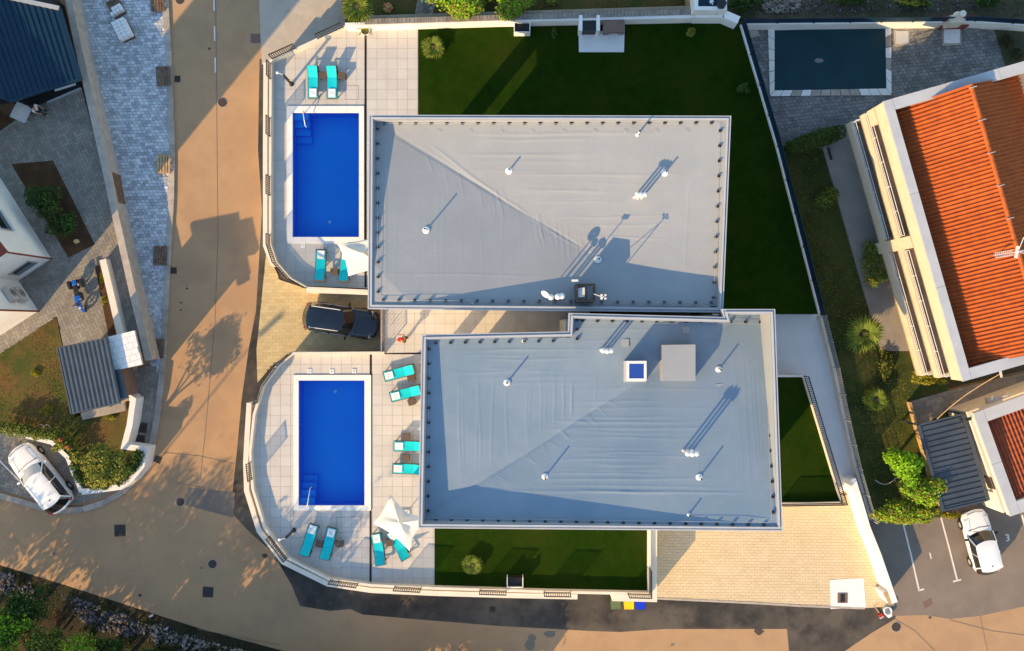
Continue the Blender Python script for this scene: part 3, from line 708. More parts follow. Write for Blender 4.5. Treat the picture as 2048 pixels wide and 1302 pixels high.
# ================================================================ villas
def seg_field(X, Y, segs):
    Z = np.zeros_like(X)
    for x0, y0, x1, y1, amp, wd in segs:
        dx, dy = x1-x0, y1-y0; L2 = dx*dx+dy*dy; t = np.clip(((X-x0)*dx+(Y-y0)*dy)/L2, 0, 1)
        wob = 1.3*np.sin(t*4.3+x0)+.5*np.sin(t*11+y0)
        L = math.sqrt(L2); nx, ny = -dy/L, dx/L
        d = (X-x0-t*dx)*nx+(Y-y0-t*dy)*ny-wob; e = np.maximum(0, np.abs((X-x0)*dx+(Y-y0)*dy-L2/2)/L-L/2)
        fade = np.sin(np.clip(t, .02, .98)*math.pi)**.5
        Z += .55*amp*fade*np.exp(-(d/wd)**2)*np.exp(-(e/6)**2)
    return Z
def membrane(blocks, hfun, segs, z, parent, m='membrane'):
    mb = MB()
    for (ya, yb, xl, xr) in blocks:
        step = 2.0; ny = int((yb-ya)/step)+1; nx = int((xr(ya)-xl(ya))/step)+1
        Y = np.linspace(ya, yb, ny)[:,None]*np.ones((1,nx)); T = np.linspace(0, 1, nx)[None,:]
        XL = np.array([xl(y) for y in Y[:,0]])[:,None]; XR = np.array([xr(y) for y in Y[:,0]])[:,None]; X = XL+(XR-XL)*T
        Z = z+hfun(X, Y)+seg_field(X, Y, segs)
        k = (H-z)/H/S; wx = (X-CX)*k; wy = (CY-Y)*k; o = len(mb.v)
        mb.v += list(zip(wx.ravel().tolist(), wy.ravel().tolist(), Z.ravel().tolist()))
        mb.f += [(o+j*nx+i, o+(j+1)*nx+i, o+(j+1)*nx+i+1, o+j*nx+i+1) for j in range(ny-1) for i in range(nx-1)]
        mb.m += [0]*((ny-1)*(nx-1))
    return mb.build('roof_membrane', M[m], parent, smooth=True)
def mk_parapet(root, poly_px, zt, hf):
    po = PP(poly_px, zt); a = sum(po[i][0]*po[(i+1) % len(po)][1]-po[(i+1) % len(po)][0]*po[i][1] for i in range(len(po)))
    if a < 0: po = po[::-1]
    mb = MB(); i1 = ring(mb, po, .06, zt-.5, zt-.06); mb.build('fascia', M['flashw'], root)
    mb = MB(); i2 = ring(mb, i1, .08, zt-.55, zt-.10); mb.build('gutter', M['flash'], root)
    mb = MB(); i3 = ring(mb, i2, .09, zt-.6, zt); mb.build('parapet_cap', M['flashw'], root)
    mb = MB(); k_ = H/(H-zt)*S; zb = []
    for x_, y_ in i3:
        px_, py_ = CX+x_*k_, CY-y_*k_; zb.append(min(zt-.6, zt+float(hf(np.array([[px_]]), np.array([[py_]]))[0,0])-.15))
    i4 = inset(i3, .05); n_ = len(i3); vs_ = []; fs_ = []
    for (a_, b_), (c_, d_), z_ in zip(i3, i4, zb): vs_ += [(a_, b_, z_), (a_, b_, zt-.05), (c_, d_, zt-.05), (c_, d_, z_)]
    for i_ in range(n_):
        j_ = (i_+1) % n_; fs_ += [(4*i_+k, 4*j_+k, 4*j_+(k+1) % 4, 4*i_+(k+1) % 4) for k in range(4)]
    mb.add(vs_, fs_); mb.build('parapet_lining', M['membrane'], root)
    return i4
def clamps(root, pts, hf, zt, mesh=[None]):
    off = root_loc(root)
    for x, y in pts:
        z = zt+float(hf(np.array([[x]]), np.array([[y]]))[0,0]); p = P(x, y, z)
        if mesh[0] is None:
            mb = MB()
            for sx in (-1, 1):
                mb.box((sx*.045, 0, .05), (.055,.13,.10)); mb.box((sx*.045, 0, .12), (.03,.03,.06))
            mb.box((0,0,.155), (.14,.03,.02)); o = mb.build('cable_holder', M['black'], loc=(0,0,0)); mesh[0] = o.data
        else: o = bpy.data.objects.new('cable_holder', mesh[0]); C.objects.link(o)
        o.parent = root; o.location = (p.x-off.x, p.y-off.y, z-off.z)
def wire(root, pts, hf, zt, up=.16, r=.010):
    q = []
    for (x0, y0), (x1, y1) in zip(pts, pts[1:]):
        n = 12
        for i in range(n+1):
            x, y = lerp(x0, x1, i/n), lerp(y0, y1, i/n); z = zt+float(hf(np.array([[x]]), np.array([[y]]))[0,0])+up; q.append(P(x, y, z))
    mb = MB(); mb.tube(q, r, 4); mb.build('lightning_cable', M['flash'], root)
def vent_disc(root, x, y, zs, h=.55, r=.17, name='vent_pipe'):
    """(x, y): picture position of the cap; zs: roof surface height there"""
    p = P(x, y, zs+.1); mb = MB()
    mb.lathe((p.x, p.y, zs-.05), [(r,.05),(r,.085),(r*.85,.11),(.06,.14),(.048,.16),(.048,h+.05)], 18)
    o = mb.build(name, M['whitepipe'], root, smooth=False)
    mb = MB(); mb.lathe((p.x+.0, p.y, zs+h), [(.05,.0),(.05,.02)], 12); mb.build('vent_opening', M['black'], o)
def vent_tall(root, x, y, zs, h, r=.10):
    p = P(x, y, zs+h); mb = MB()
    mb.lathe((p.x, p.y, zs-.05), [(.10,0),(.07,.12),(.06,.2),(.06,h-.22),(r*1.35,h-.20),(r*1.35,h-.12),(r,h-.08),(r*.6,h-.01),(.02,h)], 16)
    mb.build('vent_pipe', M['whitepipe'], root, smooth=True)
# ---- upper villa
ZU = 8.1
crU = (745,235); cU = Vector((.853,-.522)); nU = Vector((.522,.853))
def hU(X, Y):
    k = (H-ZU)/H/S; dx = (X-crU[0])*k; dy = (crU[1]-Y)*k; t = dx*cU.x+dy*cU.y; d = dx*nU.x+dy*nU.y
    z = -.26-.046*t+np.where(d > 0, .092*d, -.052*d)
    z = -.76-.032*np.minimum(t, 13.5)+.10*np.maximum(0, t-13.5)*np.exp(-np.abs(d)/4)+np.where(d > 0, .112*d, -.118*d)
    return np.minimum(z, -.10)
up_poly = [(737,229),(1463,231),(1447,625),(735,618)]
uv = thing('villa', 'upper flat villa, grey membrane roof half sunlit and half bluish, dark hatch at its edge', 'villa', P(1090,430,PL))
segs = []
R2 = random.Random(5)
for y in (262,274,303,306,318,335,345,375,378,392,398,430,447,452,470):   # horizontal folds of the sunny slope
    x0 = 745+(y-235)*1.63+20; segs.append((max(x0, 900 if y < 300 else 0)+R2.uniform(0,60), y, R2.uniform(1180,1385), y+R2.uniform(-2,4), R2.uniform(.012,.03), R2.uniform(1.5,3)))
for i in range(26):                                              # creases along the valley
    t = R2.uniform(.12,.62); x = 745+705*t; y = 235+345*t*1.12; segs.append((x, y+2, x+R2.uniform(4,20), y+R2.uniform(25,80), R2.uniform(.012,.028), 1.8))
segs += [(748,238,1010,398,-.035,3.0),(900,330,1205,517,-.035,3.0),(930,345,1215,516,.02,1.8)]
segs += [(860,285,1010,395,.04,2.5),(1000,385,1120,470,.04,2.5),(1100,455,1215,520,.035,2.5),(1386,260,1372,600,.012,1.2),(1312,250,1300,420,.006,1.5)]
for x in (768,790,835,873,885,920,962,1003,1040): segs.append((x, R2.uniform(330,400), x+R2.uniform(-4,4), 585, R2.uniform(.006,.012), 1.6))
segs += [(775,546,1090,552,.02,1.6),(765,584,1000,590,.02,1.8),(768,265,770,585,.03,2.0),(1035,362,1190,372,.012,2),(1380,270,1376,560,.012,1.5),(1130,360,1360,366,.012,2)]
i4 = mk_parapet(uv, up_poly, ZU, hU)
membrane([(236, 612, lambda y: 744-(y-236)*.006, lambda y: 1455-(y-236)*.041)], hU, segs, ZU, uv)
body = [(936,300),(1386,285),(1372,600),(800,600),(800,470),(936,470)]
mb = MB(); mb.prism(PP(body, PL), PL-.1, ZU-1.9); mb.build('wall', M['white'], uv)
mb = MB(); mb.prism(PP([(930,250),(930,455),(760,455),(760,605),(1435,612),(1448,245)], ZU), ZU-2.3, ZU-1.9, bottom=True); mb.build('roof_slab', M['white'], uv)
mb = MB(); mb.prism(PP([(864,300),(892,300),(892,320),(864,320)], PL), PL-.1, ZU-.9); mb.build('pillar', M['white'], uv)
def windows(root, items, zt_):
    for (ax, ay, bx, by, z0, z1) in items:
        a = P(ax, ay, PL).xy; b = P(bx, by, PL).xy; d = (b-a).normalized(); n = Vector((d.y, -d.x))
        def q(p, z, o): return (p.x+n.x*o, p.y+n.y*o, z)
        mb = MB(); mb.beam(q(a, z0, .02), q(b, z0, .02), .08, .08); mb.beam(q(a, z1, .02), q(b, z1, .02), .08, .08); mb.beam(q(a, z0, .02), q(a, z1, .02), .08, .08); mb.beam(q(b, z0, .02), q(b, z1, .02), .08, .08)
        f = mb.build('window', M['tan_dark'], root)
        mb = MB(); mb.add([q(a, z0, .025), q(b, z0, .025), q(b, z1, .025), q(a, z1, .025)], [(0,1,2,3)]); mb.build('pane', M['glass'], f)
windows(uv, [(936,330,936,440,PL+.1,PL+2.4),(936,330,936,440,4.3,6.0),(800,500,800,580,PL+.1,PL+2.4),(800,500,800,580,4.3,6.0),(980,299,1060,296,4.3,5.8),(1120,294,1200,291,PL+1,PL+2.3),(1250,290,1340,287,4.3,5.8)], ZU)
cl = [(769+31.1*i, 247+.05*i*0) for i in range(22)]+[(756,258+29.6*i) for i in range(12)]+[(1440-1.2*i, 262+30.3*i) for i in range(12)]+[(767+31.2*i, 600+.25*i) for i in range(22)]
clamps(uv, cl, hU, ZU)
wire(uv, [(756,250),(754,600),(1440,606)], hU, ZU); wire(uv, [(760,247),(1437,248),(1428,600)], hU, ZU)
def su(x, y): return ZU+float(hU(np.array([[float(x)]]), np.array([[float(y)]]))[0,0])
for x, y, h in ((1018,341,.55),(1330,345,.60),(852,460,.85),(1196,519,.8)): vent_disc(uv, x, y, su(x, y), h, .20)
vent_disc(uv, 1275,269, su(1275,269), 1.0, .11)
for x, y, h in ((1276,387,1.5),(1283,388,1.5),(1291,388,1.45)): vent_tall(uv, x, y, su(x, y), h, .105)
for x, y, h in ((1102,594,1.7),(1116,593,1.8),(1124,592,1.7)): vent_tall(uv, x, y, su(x, y), h, .12)
for x, y in ((944,609),(1433,620)): vent_disc(uv, x, y, su(x, y), .3, .09)
vent_disc(uv, 743,244, su(743,244), .5, .10)
for i in range(9):                                               # round patches of drain collars
    p = P(880+62*i, 260, su(880+62*i, 260)); mb = MB(); mb.lathe((p.x, p.y, p.z-.02), [(.15,0),(.15,.035),(.10,.045)], 14); mb.build('roof_collar', M['membrane'], uv)
# dark hatch box with glass and mirror plates
z0 = su(1170,587); root = uv
hb = [(1153,567),(1191,567),(1191,604),(1153,604)]
mb = MB(); w = PP(hb, z0+1.5); w = w[::-1]; i_ = ring(mb, w, .09, z0-.1, z0+1.45); shaft = mb.build('light_shaft', M['black'], uv)
mb = MB(); mb.prism(i_, z0-.1, z0+1.0); mb.build('shaft_floor', M['flash'], shaft)
mb = MB(); a, b = P(1155,578,z0+1.3), P(1170,592,z0+1.3); mb.box(((a.x+b.x)/2, (a.y+b.y)/2, z0+1.25), (.5,.5,.04), .1); mb.build('shaft_lid', M['whitepipe'], shaft)
mb = MB(); a, b = P(1171,568,z0+1.4), P(1171,603,z0+1.4); mb.beam(a, b, .07, .07); a, b = P(1174,585,z0+1.45), P(1174,603,z0+1.45); mb.beam(a, b, .06, .3); mb.build('shaft_bar', M['black'], shaft)
# satellite dish and tv antenna
mb = MB(); p = P(1097,586, z0+1.9); mb.tube([(p.x, p.y, z0-.1), (p.x, p.y, z0+1.95)], .03, 8); mast = mb.build('dish_mast', M['flash'], uv)
mb = MB(); R = Matrix.Rotation(math.radians(60), 3, Vector((SY, -SX, 0))); prof = [(.02,.0),(.10,.02),(.18,.05),(.25,.10)]
vs = []; n = 20
for r, z in prof: vs += [Vector((p.x-.12, p.y, z0+1.75))+R @ Vector((r*math.cos(2*math.pi*k/n), r*math.sin(2*math.pi*k/n), z)) for k in range(n)]
mb.add(vs, [(i*n+k, i*n+(k+1)%n, (i+1)*n+(k+1)%n, (i+1)*n+k) for i in range(3) for k in range(n)]); mb.build('dish', M['whitepipe'], mast, smooth=True)
mb = MB(); q = P(1206,594,z0+2.6); q2 = P(1188,588,z0+1.5); mb.tube([q2, q], .02, 6); mb.tube([(q.x, q.y, z0-.1), (q.x, q.y, z0+2.9)], .025, 6)
for sx in (-1, 1):
    for sy in (-1, 1): mb.box((q.x+sx*.10, q.y+sy*.09, z0+2.85), (.11,.09,.05))
mb.beam((q.x-.12, q.y, z0+2.8), (q.x+.12, q.y, z0+2.8), .025, .025); mb.build('tv_antenna', M['whitepipe'], uv)
mb = MB(); q = P(1150,561,z0+2.2); mb.tube([(q.x, q.y, z0-.1), (q.x, q.y, z0+2.2)], .025, 6); mb.box((q.x, q.y, z0+2.15), (.34,.10,.14)); mb.build('weather_sensor', M['whitepipe'], uv)
# ---- lower villa
ZL = 8.9
crL = (850,1040); cL = Vector((.85,.53)); nL = Vector((.53,-.85))
def hL(X, Y):
    k = (H-ZL)/H/S; dx = (X-crL[0])*k; dy = (crL[1]-Y)*k; t = dx*cL.x+dy*cL.y; d = dx*nL.x+dy*nL.y
    z = -.90-.066*t+np.where(d > 0, .190*d, -.100*d)*np.where(t > 0, 1, 1)
    return np.minimum(z, -.12)
lo_poly = [(843,669),(1136,663),(1138,626),(1448,634),(1444,618),(1551,618),(1566,1063),(836,1057)]
lv = thing('villa', 'lower flat villa, bluish wrinkled membrane roof with square skylight and raised box', 'villa', P(1200,850,PL))
mk_parapet(lv, lo_poly, ZL, hL)
segs = []
for y in (702,712,720,746,758,738,700,770): segs.append((R2.uniform(900,1010), y, R2.uniform(1060,1240), y+R2.uniform(-3,3), R2.uniform(.012,.03), 2.0))
for x in (918,925,953,957,985,1012,1055,1060,1083,1090,1110,1132,1146,1150,1197): segs.append((x, R2.uniform(745,775), x+R2.uniform(-5,3), min(985, 1025-(x-850)*.60)-5, R2.uniform(.015,.035), R2.uniform(1.4,2.4)))
for y in (838,847,862,880,911,916,934,952,976,985,987,868,900,925,778,783,962,945,808,820): segs.append((R2.uniform(1060,1200)+(900-y)*.2, y, R2.uniform(1300,1490), y+R2.uniform(-2,4), R2.uniform(.012,.035), R2.uniform(1.5,2.6)))
for x in (1478,1484,1500,1515,1522,1530): segs.append((x, 700, x+R2.uniform(2,8), 985, R2.uniform(.008,.02), 1.6))
for i in range(18): x = R2.uniform(950,1230); y = 975-(x-960)*.66; segs.append((x, y, x+R2.uniform(10,40), y+R2.uniform(8,26), .018, 1.8))
segs += [(856,1036,1040,922,-.05,3.0),(1000,946,1235,800,-.04,3.0)]
segs += [(905,985,1490,990,.03,2.2),(870,1012,1200,1003,.02,3),(882,700,880,1000,.025,2),(1150,655,1440,662,.02,2),(1165,683,1300,680,.02,1.8)]
membrane([(630, 676, lambda y: 1144, lambda y: 1545+(y-630)*.03), (676, 1056, lambda y: 851-(y-676)*.0195, lambda y: 1546.4+(y-676)*.034)], hL, segs, ZL, lv, 'membrane_dim_sun')
mb = MB(); mb.prism([tuple(p) for p in PP([(1444,620),(1551,620),(1551,640),(1444,640)], ZL)], ZL-.6, ZL-.45); 
body = PP([(965,690),(1120,684),(1120,640),(1372,640),(1372,632),(1448,632),(1470,995),(866,990),(868,800),(965,800)], PL)
mb = MB(); mb.prism(body, PL-.1, ZL-2.85); mb.build('wall', M['white'], lv)
mb = MB(); mb.prism(PP([(1119,640),(1126,640),(1126,690),(1119,690)], PL), PL-.1, ZL-1.5); mb.build('wall', M['cream'], lv)
mb = MB(); mb.prism(PP([(990,690),(1144,671),(1146,634),(1440,642),(1450,626),(1543,626),(1557,1055),(845,1049),(847,830),(990,830)], ZL), ZL-3.2, ZL-2.8, bottom=True); mb.build('roof_slab', M['white'], lv)
mb = MB(); mb.prism(PP([(880,700),(900,700),(900,718),(880,718)], PL), PL-.1, ZL-1.1); mb.build('pillar', M['white'], lv)
windows(lv, [(965,710,965,790,PL+.1,PL+2.4),(870,830,869,900,PL+.1,PL+2.4),(870,720,869,900,4.5,6.8),(1450,900,1448,760,PL+1,PL+2.4),(960,990,900,990,PL+.1,PL+2.4),(1240,993,1120,992,4.6,6.4)], ZL)
cl = [(872+29.3*i, 686-.5*i) for i in range(9)]+[(1165+29.6*i, 642+.2*i) for i in range(13)]+[(859-.6*i*.4, 698+29.4*i) for i in range(12)]+[(1533+1.1*i, 657+30.6*i) for i in range(13)]+[(872+31.2*i, 1040+.45*i) for i in range(22)]+[(1154,640+19*i) for i in range(3)]
clamps(lv, cl, hL, ZL)
wire(lv, [(860,690),(852,1036),(1540,1045)], hL, ZL, .14); wire(lv, [(1158,645),(1530,648),(1543,1040)], hL, ZL, .14)
def sl(x, y): return ZL+float(hL(np.array([[float(x)]]), np.array([[float(y)]]))[0,0])
for x, y, h in ((1014,765,.75),(1090,954,.7),(1399,955,.7),(1438,739,.6)): vent_disc(lv, x, y, sl(x, y), h, .19)
for x, y, h in ((1207,701,1.5),(1215,702,1.5),(1223,701,1.45),(1377,908,1.5),(1386,909,1.5),(1395,908,1.45)): vent_tall(lv, x, y, sl(x, y), h, .11)
for x, y in ((1047,682),(1378,1030),(1535,632),(843,1051)): vent_disc(lv, x, y, sl(x, y), .35, .10)
# skylight
z0 = sl(1272,742); zt = z0+1.15
top = PP([(1253,722),(1293,722),(1293,762),(1253,762)], zt); bot = PP([(1247,722),(1289,720),(1290,764),(1247,764)], z0)
mb = MB(); mb.add([(x, y, z0-.15) for x, y in bot]+[(x, y, zt) for x, y in top], [(0,4,5,1),(1,5,6,2),(2,6,7,3),(3,7,4,0)]); skl = mb.build('skylight', M['flashw'], lv)
mb = MB(); i_ = ring(mb, top[::-1], .14, zt-.1, zt+.04); mb.build('frame', M['whitepipe'], skl)
mb = MB(); mb.prism(i_, zt-.1, zt+.01); mb.build('pane', M['skyglass'], skl)
bx = [(1325,690),(1391,689),(1391,762),(1325,762)]; z0 = sl(1358,725)
mb = MB(); w = PP(bx, z0+1.05); mb.prism(w, z0-.3, z0+1.05); mb.build('roof_box', M['membrane'], lv)
for x, y, s_ in ((1250,686,16),(1372,660,15),(1440,775,14)):
    mb = MB(); p = P(x, y, sl(x, y)); mb.box((p.x, p.y, p.z-.02), (s_/38, s_/38, .07)); mb.build('roof_patch', M['membrane'], lv)
# waste bins in the wall niche
for i, (x, c, lb) in enumerate(((1228,'green','dull green waste bin set against the white wall, leftmost of three'),(1254,'yellow','bright yellow waste bin against the white wall'),(1277,'blue','bright blue waste bin against the white wall'))):
    p = P(x, 1200, ST); r = thing('waste_bin', lb, 'bin', (p.x, p.y, ST), 0, 'waste bins by the lower wall')
    mb = MB(); b_ = .27; vs = []
    for z, s_ in ((ST, .8), (ST+1.0, 1)):
        vs += [(p.x+sx*.28*s_, p.y+sy*.25*s_, z) for sx, sy in ((-1,-1),(1,-1),(1,1),(-1,1))]
    mb.add(vs, [(0,3,2,1),(0,1,5,4),(1,2,6,5),(2,3,7,6),(3,0,4,7),(4,5,6,7)]); mb.build('tub', M[c], r)
    mb = MB(); mb.box((p.x, p.y, ST+1.04), (.60,.56,.06)); mb.box((p.x, p.y+.29, ST+1.06), (.5,.05,.05)); mb.build('lid', M[c], r)
    mb = MB()
    for sx in (-1, 1): mb.tube([(p.x+sx*.29, p.y+.22, ST+.11), (p.x+sx*.23, p.y+.22, ST+.11)], .11, 12)
    mb.build('wheels', M['tyre'], r)
# ================================================================ neighbouring houses
def tile_roof(parent, A, B, C_, D_, pitch, m, row=.36, amp=.08, name='tile_field'):
    """A->B along the eave, D->C along the ridge (3-d points); corrugations run up the slope"""
    A, B, C_, D_ = map(Vector, (A, B, C_, D_)); Lu = (B-A).length; Lv = ((D_-A).length+(C_-B).length)/2
    nu = int(Lu/pitch)*6; rows = max(2, int(Lv/row)); mb = MB(); nrm = (B-A).cross(D_-A).normalized()
    if nrm.z < 0: nrm = -nrm
    vs = []; cols = nu+1
    for r in range(rows):
        for e in (0, 1):
            t = (r+e)/rows; a = A.lerp(D_, t); b = B.lerp(C_, t)
            for i in range(cols):
                u = i/nu; ph = u*Lu/pitch*2*math.pi
                h = amp*(max(math.cos(ph), -.45)) + (.022 if e == 0 else -.004) + .004*math.sin(i*.7+r)
                vs.append(a.lerp(b, u)+nrm*h)
    fs = []
    for r in range(2*rows-1):
        for i in range(cols-1): fs.append((r*cols+i, r*cols+i+1, (r+1)*cols+i+1, (r+1)*cols+i))
    mb.add(vs, fs); return mb.build(name, m, parent, kind='stuff')
def capstrip(parent, a, b, inner, w, z, seg, m='flashw', name='parapet_cap', h=.16):
    """cap from a to b, extending by w towards 'inner' """
    a = Vector(a); b = Vector(b); d = (b-a).normalized(); n = Vector((-d.y, d.x))
    if n.dot(Vector(inner)-a) < 0: n = -n
    L = (b-a).length; k = max(1, round(L/seg))
    for i in range(k):
        p, q = a+d*(L*i/k+.008), a+d*(L*(i+1)/k-.008); mb = MB(); mb.prism([tuple(p), tuple(q), tuple(q+n*w), tuple(p+n*w)], z-h, z+.0, bottom=True); mb.build(name, M[m], parent)
Nn, Ss = P(1768,203,7.1).xy, P(1927,762,7.1).xy; u = (Ss-Nn).normalized(); LL = (Ss-Nn).length; nin = Vector((-u.y, u.x))   # nin: into the house
if nin.x < 0: nin = -nin
def F(s, d): q = Nn+u*s+nin*d; return (q.x, q.y)
rh = thing('house', 'tall cream house with orange tiled roof and long balconies', 'house', (Nn.x+6, Nn.y-8, -1.2))
ZB = 7.1; Wd = 9.6
mb = MB(); mb.prism([F(0.0,1.5), F(LL,1.5), F(LL,Wd), F(0,Wd)], -1.3, 5.57); mb.build('wall', M['ochre'], rh)
mb = MB(); mb.prism([F(0,0), F(LL,0), F(LL,Wd), F(0,Wd)], 5.58, 5.68, bottom=True); mb.build('ceiling_slab', M['ochre'], rh)
mb = MB(); o_ = [F(0,0), F(LL,0), F(LL,Wd), F(0,Wd)]
aa = sum(o_[i][0]*o_[(i+1)%4][1]-o_[(i+1)%4][0]*o_[i][1] for i in range(4)); o_ = o_ if aa > 0 else o_[::-1]
ring(mb, o_, .12, 5.58, ZB-.16); mb.build('fascia', M['ochre'], rh)
capstrip(rh, F(-.03,-.03), F(LL+.03,-.03), F(3,3), .50, ZB, 5.0); capstrip(rh, F(-.03,.48), F(-.03,Wd), F(3,3), .62, ZB, 3.4); capstrip(rh, F(LL+.03,.48), F(LL+.03,Wd), F(3,3), .62, ZB, 3.4)
hw = 4.35
def F3(s, d, z): q = F(s, d); return (q[0], q[1], z)
tile_roof(rh, F3(.5,.45,5.80), F3(LL-.5,.45,5.80), F3(LL-.5,hw,8.05), F3(.5,hw,8.05), .225, M['orange'])
tile_roof(rh, F3(.5,2*hw-.45,5.80), F3(LL-.5,2*hw-.45,5.80), F3(LL-.5,hw,8.05), F3(.5,hw,8.05), .225, M['orange'])
k = 34
for i in range(k):
    s0, s1 = .5+(LL-1)*i/k, .5+(LL-1)*(i+1)/k-.01; mb = MB(); prof = []
    for s in (s0, s1):
        for j in range(6):
            th = math.pi*j/5; prof.append(Vector(F3(s, hw+.13*math.cos(th), 8.03+.12*math.sin(th)+(.02 if s == s0 else 0))))
    mb.add(prof, [(j, j+1, 7+j, 6+j) for j in range(5)]+[(5,4,3,2,1,0),(6,7,8,9,10,11)]); mb.build('ridge_tile', M['orange'], rh)
for s in np.linspace(.7, LL-.6, 9):
    mb = MB(); mb.beam(F3(s, hw-.22, 8.19), F3(s, hw+.22, 8.19), .04, .03); mb.build('ridge_clip', M['flashw'], rh)
# balconies
for zf, zt, zr in ((.9,1.85,2.45),(3.3,4.1,4.75)):
    for s0, s1 in ((0.0, 7.55), (8.25, LL)):
        dpt = 1.6 if True else 1
        b = MB(); b.prism([F(s0,.0), F(s1,.0), F(s1,1.6), F(s0,1.6)], zf, zf+.16, bottom=True); b.prism([F(s0,0), F(s1,0), F(s1,.14), F(s0,.14)], zf+.001, zt, bottom=True)
        if s1 > 10: b.prism([F(s1-.14,.14), F(s1,.14), F(s1,1.6), F(s1-.14,1.6)], zf+.001, zt)
        else: b.prism([F(s0,.14), F(s0+.14,.14), F(s0+.14,1.6), F(s0,1.6)], zf+.001, zt)
        bal = b.build('balcony', M['ochre'], rh)
        fl = MB(); fl.prism([F(s0+.15,.15), F(s1-.15,.15), F(s1-.15,1.5), F(s0+.15,1.5)], zf+.1, zf+.175); fl.build('floor', M['greyterr'], bal)
        r = MB()
        for z in (zt+.12, zt+.3, zr): r.tube([F3(s0+.1,.07,z), F3(s1-.1,.07,z)], .02, 6)
        n = int((s1-s0)/1.5)
        for i in range(n+1): s = s0+.1+(s1-s0-.2)*i/n; r.tube([F3(s,.07,zt), F3(s,.07,zr)], .02, 6)
        e = s1-.07 if s1 > 10 else s0+.07
        for z in (zt+.12, zt+.3, zr): r.tube([F3(e,.1,z), F3(e,1.5,z)], .028, 6)
        r.build('rail', M['chrome'], bal)
for s0, s1 in ((7.55, 8.25),):
    mb = MB(); mb.prism([F(s0,-.01), F(s1,-.01), F(s1,1.6), F(s0,1.6)], -1.3, 5.57); mb.build('pier', M['ochre'], rh)
mb = MB(); mb.prism([F(0,0), F(.9,0), F(.9,1.6), F(0,1.6)], 4.5, 5.57); mb.build('pier', M['ochre'], rh)
for s in (1.6, 4.6, 9.6, 12.6):
    for z in (-1.0, 1.3, 3.8):
        mb = MB(); mb.prism([F(s,1.44), F(s+1.6,1.44), F(s+1.6,1.51), F(s,1.51)], z, z+1.7); f = mb.build('window', M['white'], rh)
        mb = MB(); mb.prism([F(s+.07,1.42), F(s+1.53,1.42), F(s+1.53,1.46), F(s+.07,1.46)], z+.07, z+1.63); mb.build('pane', M['glass'], f)
mb = MB(); mb.prism([F(.2,-1.0), F(LL-.5,-1.0), F(LL-.5,1.55), F(.2,1.55)], -1.9, -1.02); mb.build('ground_terrace', M['greyterr'], rh)
mb = MB(); mb.beam(F3(.9,-.75,-.9), F3(1.7,-.75,-.9), .03, .5); mb.build('cellar_grate', M['iron'], rh)
mb = MB(); mb.beam(F3(LL,2.5,6.3), F3(LL+.55,2.5,6.2), .1, .1); mb.build('rain_spout', M['flashw'], rh)
# tv antenna on the ridge
p = P(2026,505,9.2); an = thing('tv_antenna', 'white double television antenna standing on the orange roof ridge', 'antenna', (p.x, p.y, 7.9))
mb = MB(); mb.tube([(p.x, p.y, 7.7), (p.x, p.y, 9.8)], .03, 8); mb.build('mast', M['whitepipe'], an)
mb = MB()
for (dx, dy, L_, nb, z) in ((-.95,-.15,1.1,9,9.35),):
    e = Vector((dx, dy, 0)).normalized(); f_ = Vector((-e.y, e.x, 0)); mb.beam((p.x, p.y, z), tuple(Vector((p.x, p.y, z))+e*L_), .04, .04)
    for j in range(nb):
        c = Vector((p.x, p.y, z))+e*(.15+j*(L_-.15)/nb); mb.beam(c-f_*.13, c+f_*.13, .018, .018)
    mb.beam(Vector((p.x, p.y, z+.1))+e*L_+f_*.14, Vector((p.x, p.y, z+.1))+e*.1+f_*.14, .02, .02); mb.beam(Vector((p.x, p.y, z+.1))+e*L_-f_*.14, Vector((p.x, p.y, z+.1))+e*.1-f_*.14, .02, .02)
mb.build('yagi', M['whitepipe'], an)
mb = MB(); mb.beam((p.x+.05, p.y+.30, 9.6), (p.x-.06, p.y-.32, 9.6), .14, .10); mb.beam((p.x, p.y, 9.7), (p.x+.25, p.y+.75, 9.8), .03, .03); mb.beam((p.x, p.y, 9.6), (p.x+.9, p.y+.1, 9.7), .03, .03); mb.beam((p.x, p.y, 9.5), (p.x+.9, p.y-.15, 9.6), .03, .03); mb.build('reflector', M['whitepipe'], an)
# small house in the south east
Z2 = 2.6; A2, B2 = P(1948,827,Z2).xy, P(2022,1032,Z2).xy; u2 = (B2-A2).normalized(); n2 = Vector((-u2.y, u2.x)); n2 = n2 if n2.x > 0 else -n2; L2_ = (B2-A2).length
def G(s, d, z=None): q = A2+u2*s+n2*d; return (q.x, q.y) if z is None else (q.x, q.y, z)
h2 = thing('house', 'small cream house with dark red tiled roof beside the ribbed carport', 'house', G(3,3,-1))
mb = MB(); mb.prism([G(0,0), G(L2_,0), G(L2_,7), G(0,7)], -1.2, 1.7); mb.build('wall', M['cream'], h2)
mb = MB(); o_ = [G(0,0), G(L2_,0), G(L2_,7), G(0,7)]; aa = sum(o_[i][0]*o_[(i+1)%4][1]-o_[(i+1)%4][0]*o_[i][1] for i in range(4)); o_ = o_ if aa > 0 else o_[::-1]
ring(mb, o_, .12, Z2-.5, Z2-.16); mb.build('fascia', M['cream'], h2)
capstrip(h2, G(-.03,-.03), G(L2_+.03,-.03), G(3,3), .62, Z2, 3.2); capstrip(h2, G(-.03,.6), G(-.03,7), G(3,3), .75, Z2, 3.2); capstrip(h2, G(L2_+.03,.6), G(L2_+.03,7), G(3,3), .75, Z2, 3.2)
tile_roof(h2, G(.7,.6,1.9), G(.7,6.9,1.9), G(L2_-.7,6.9,2.3), G(L2_-.7,.6,2.3), .24, M['redroof2'], .38)
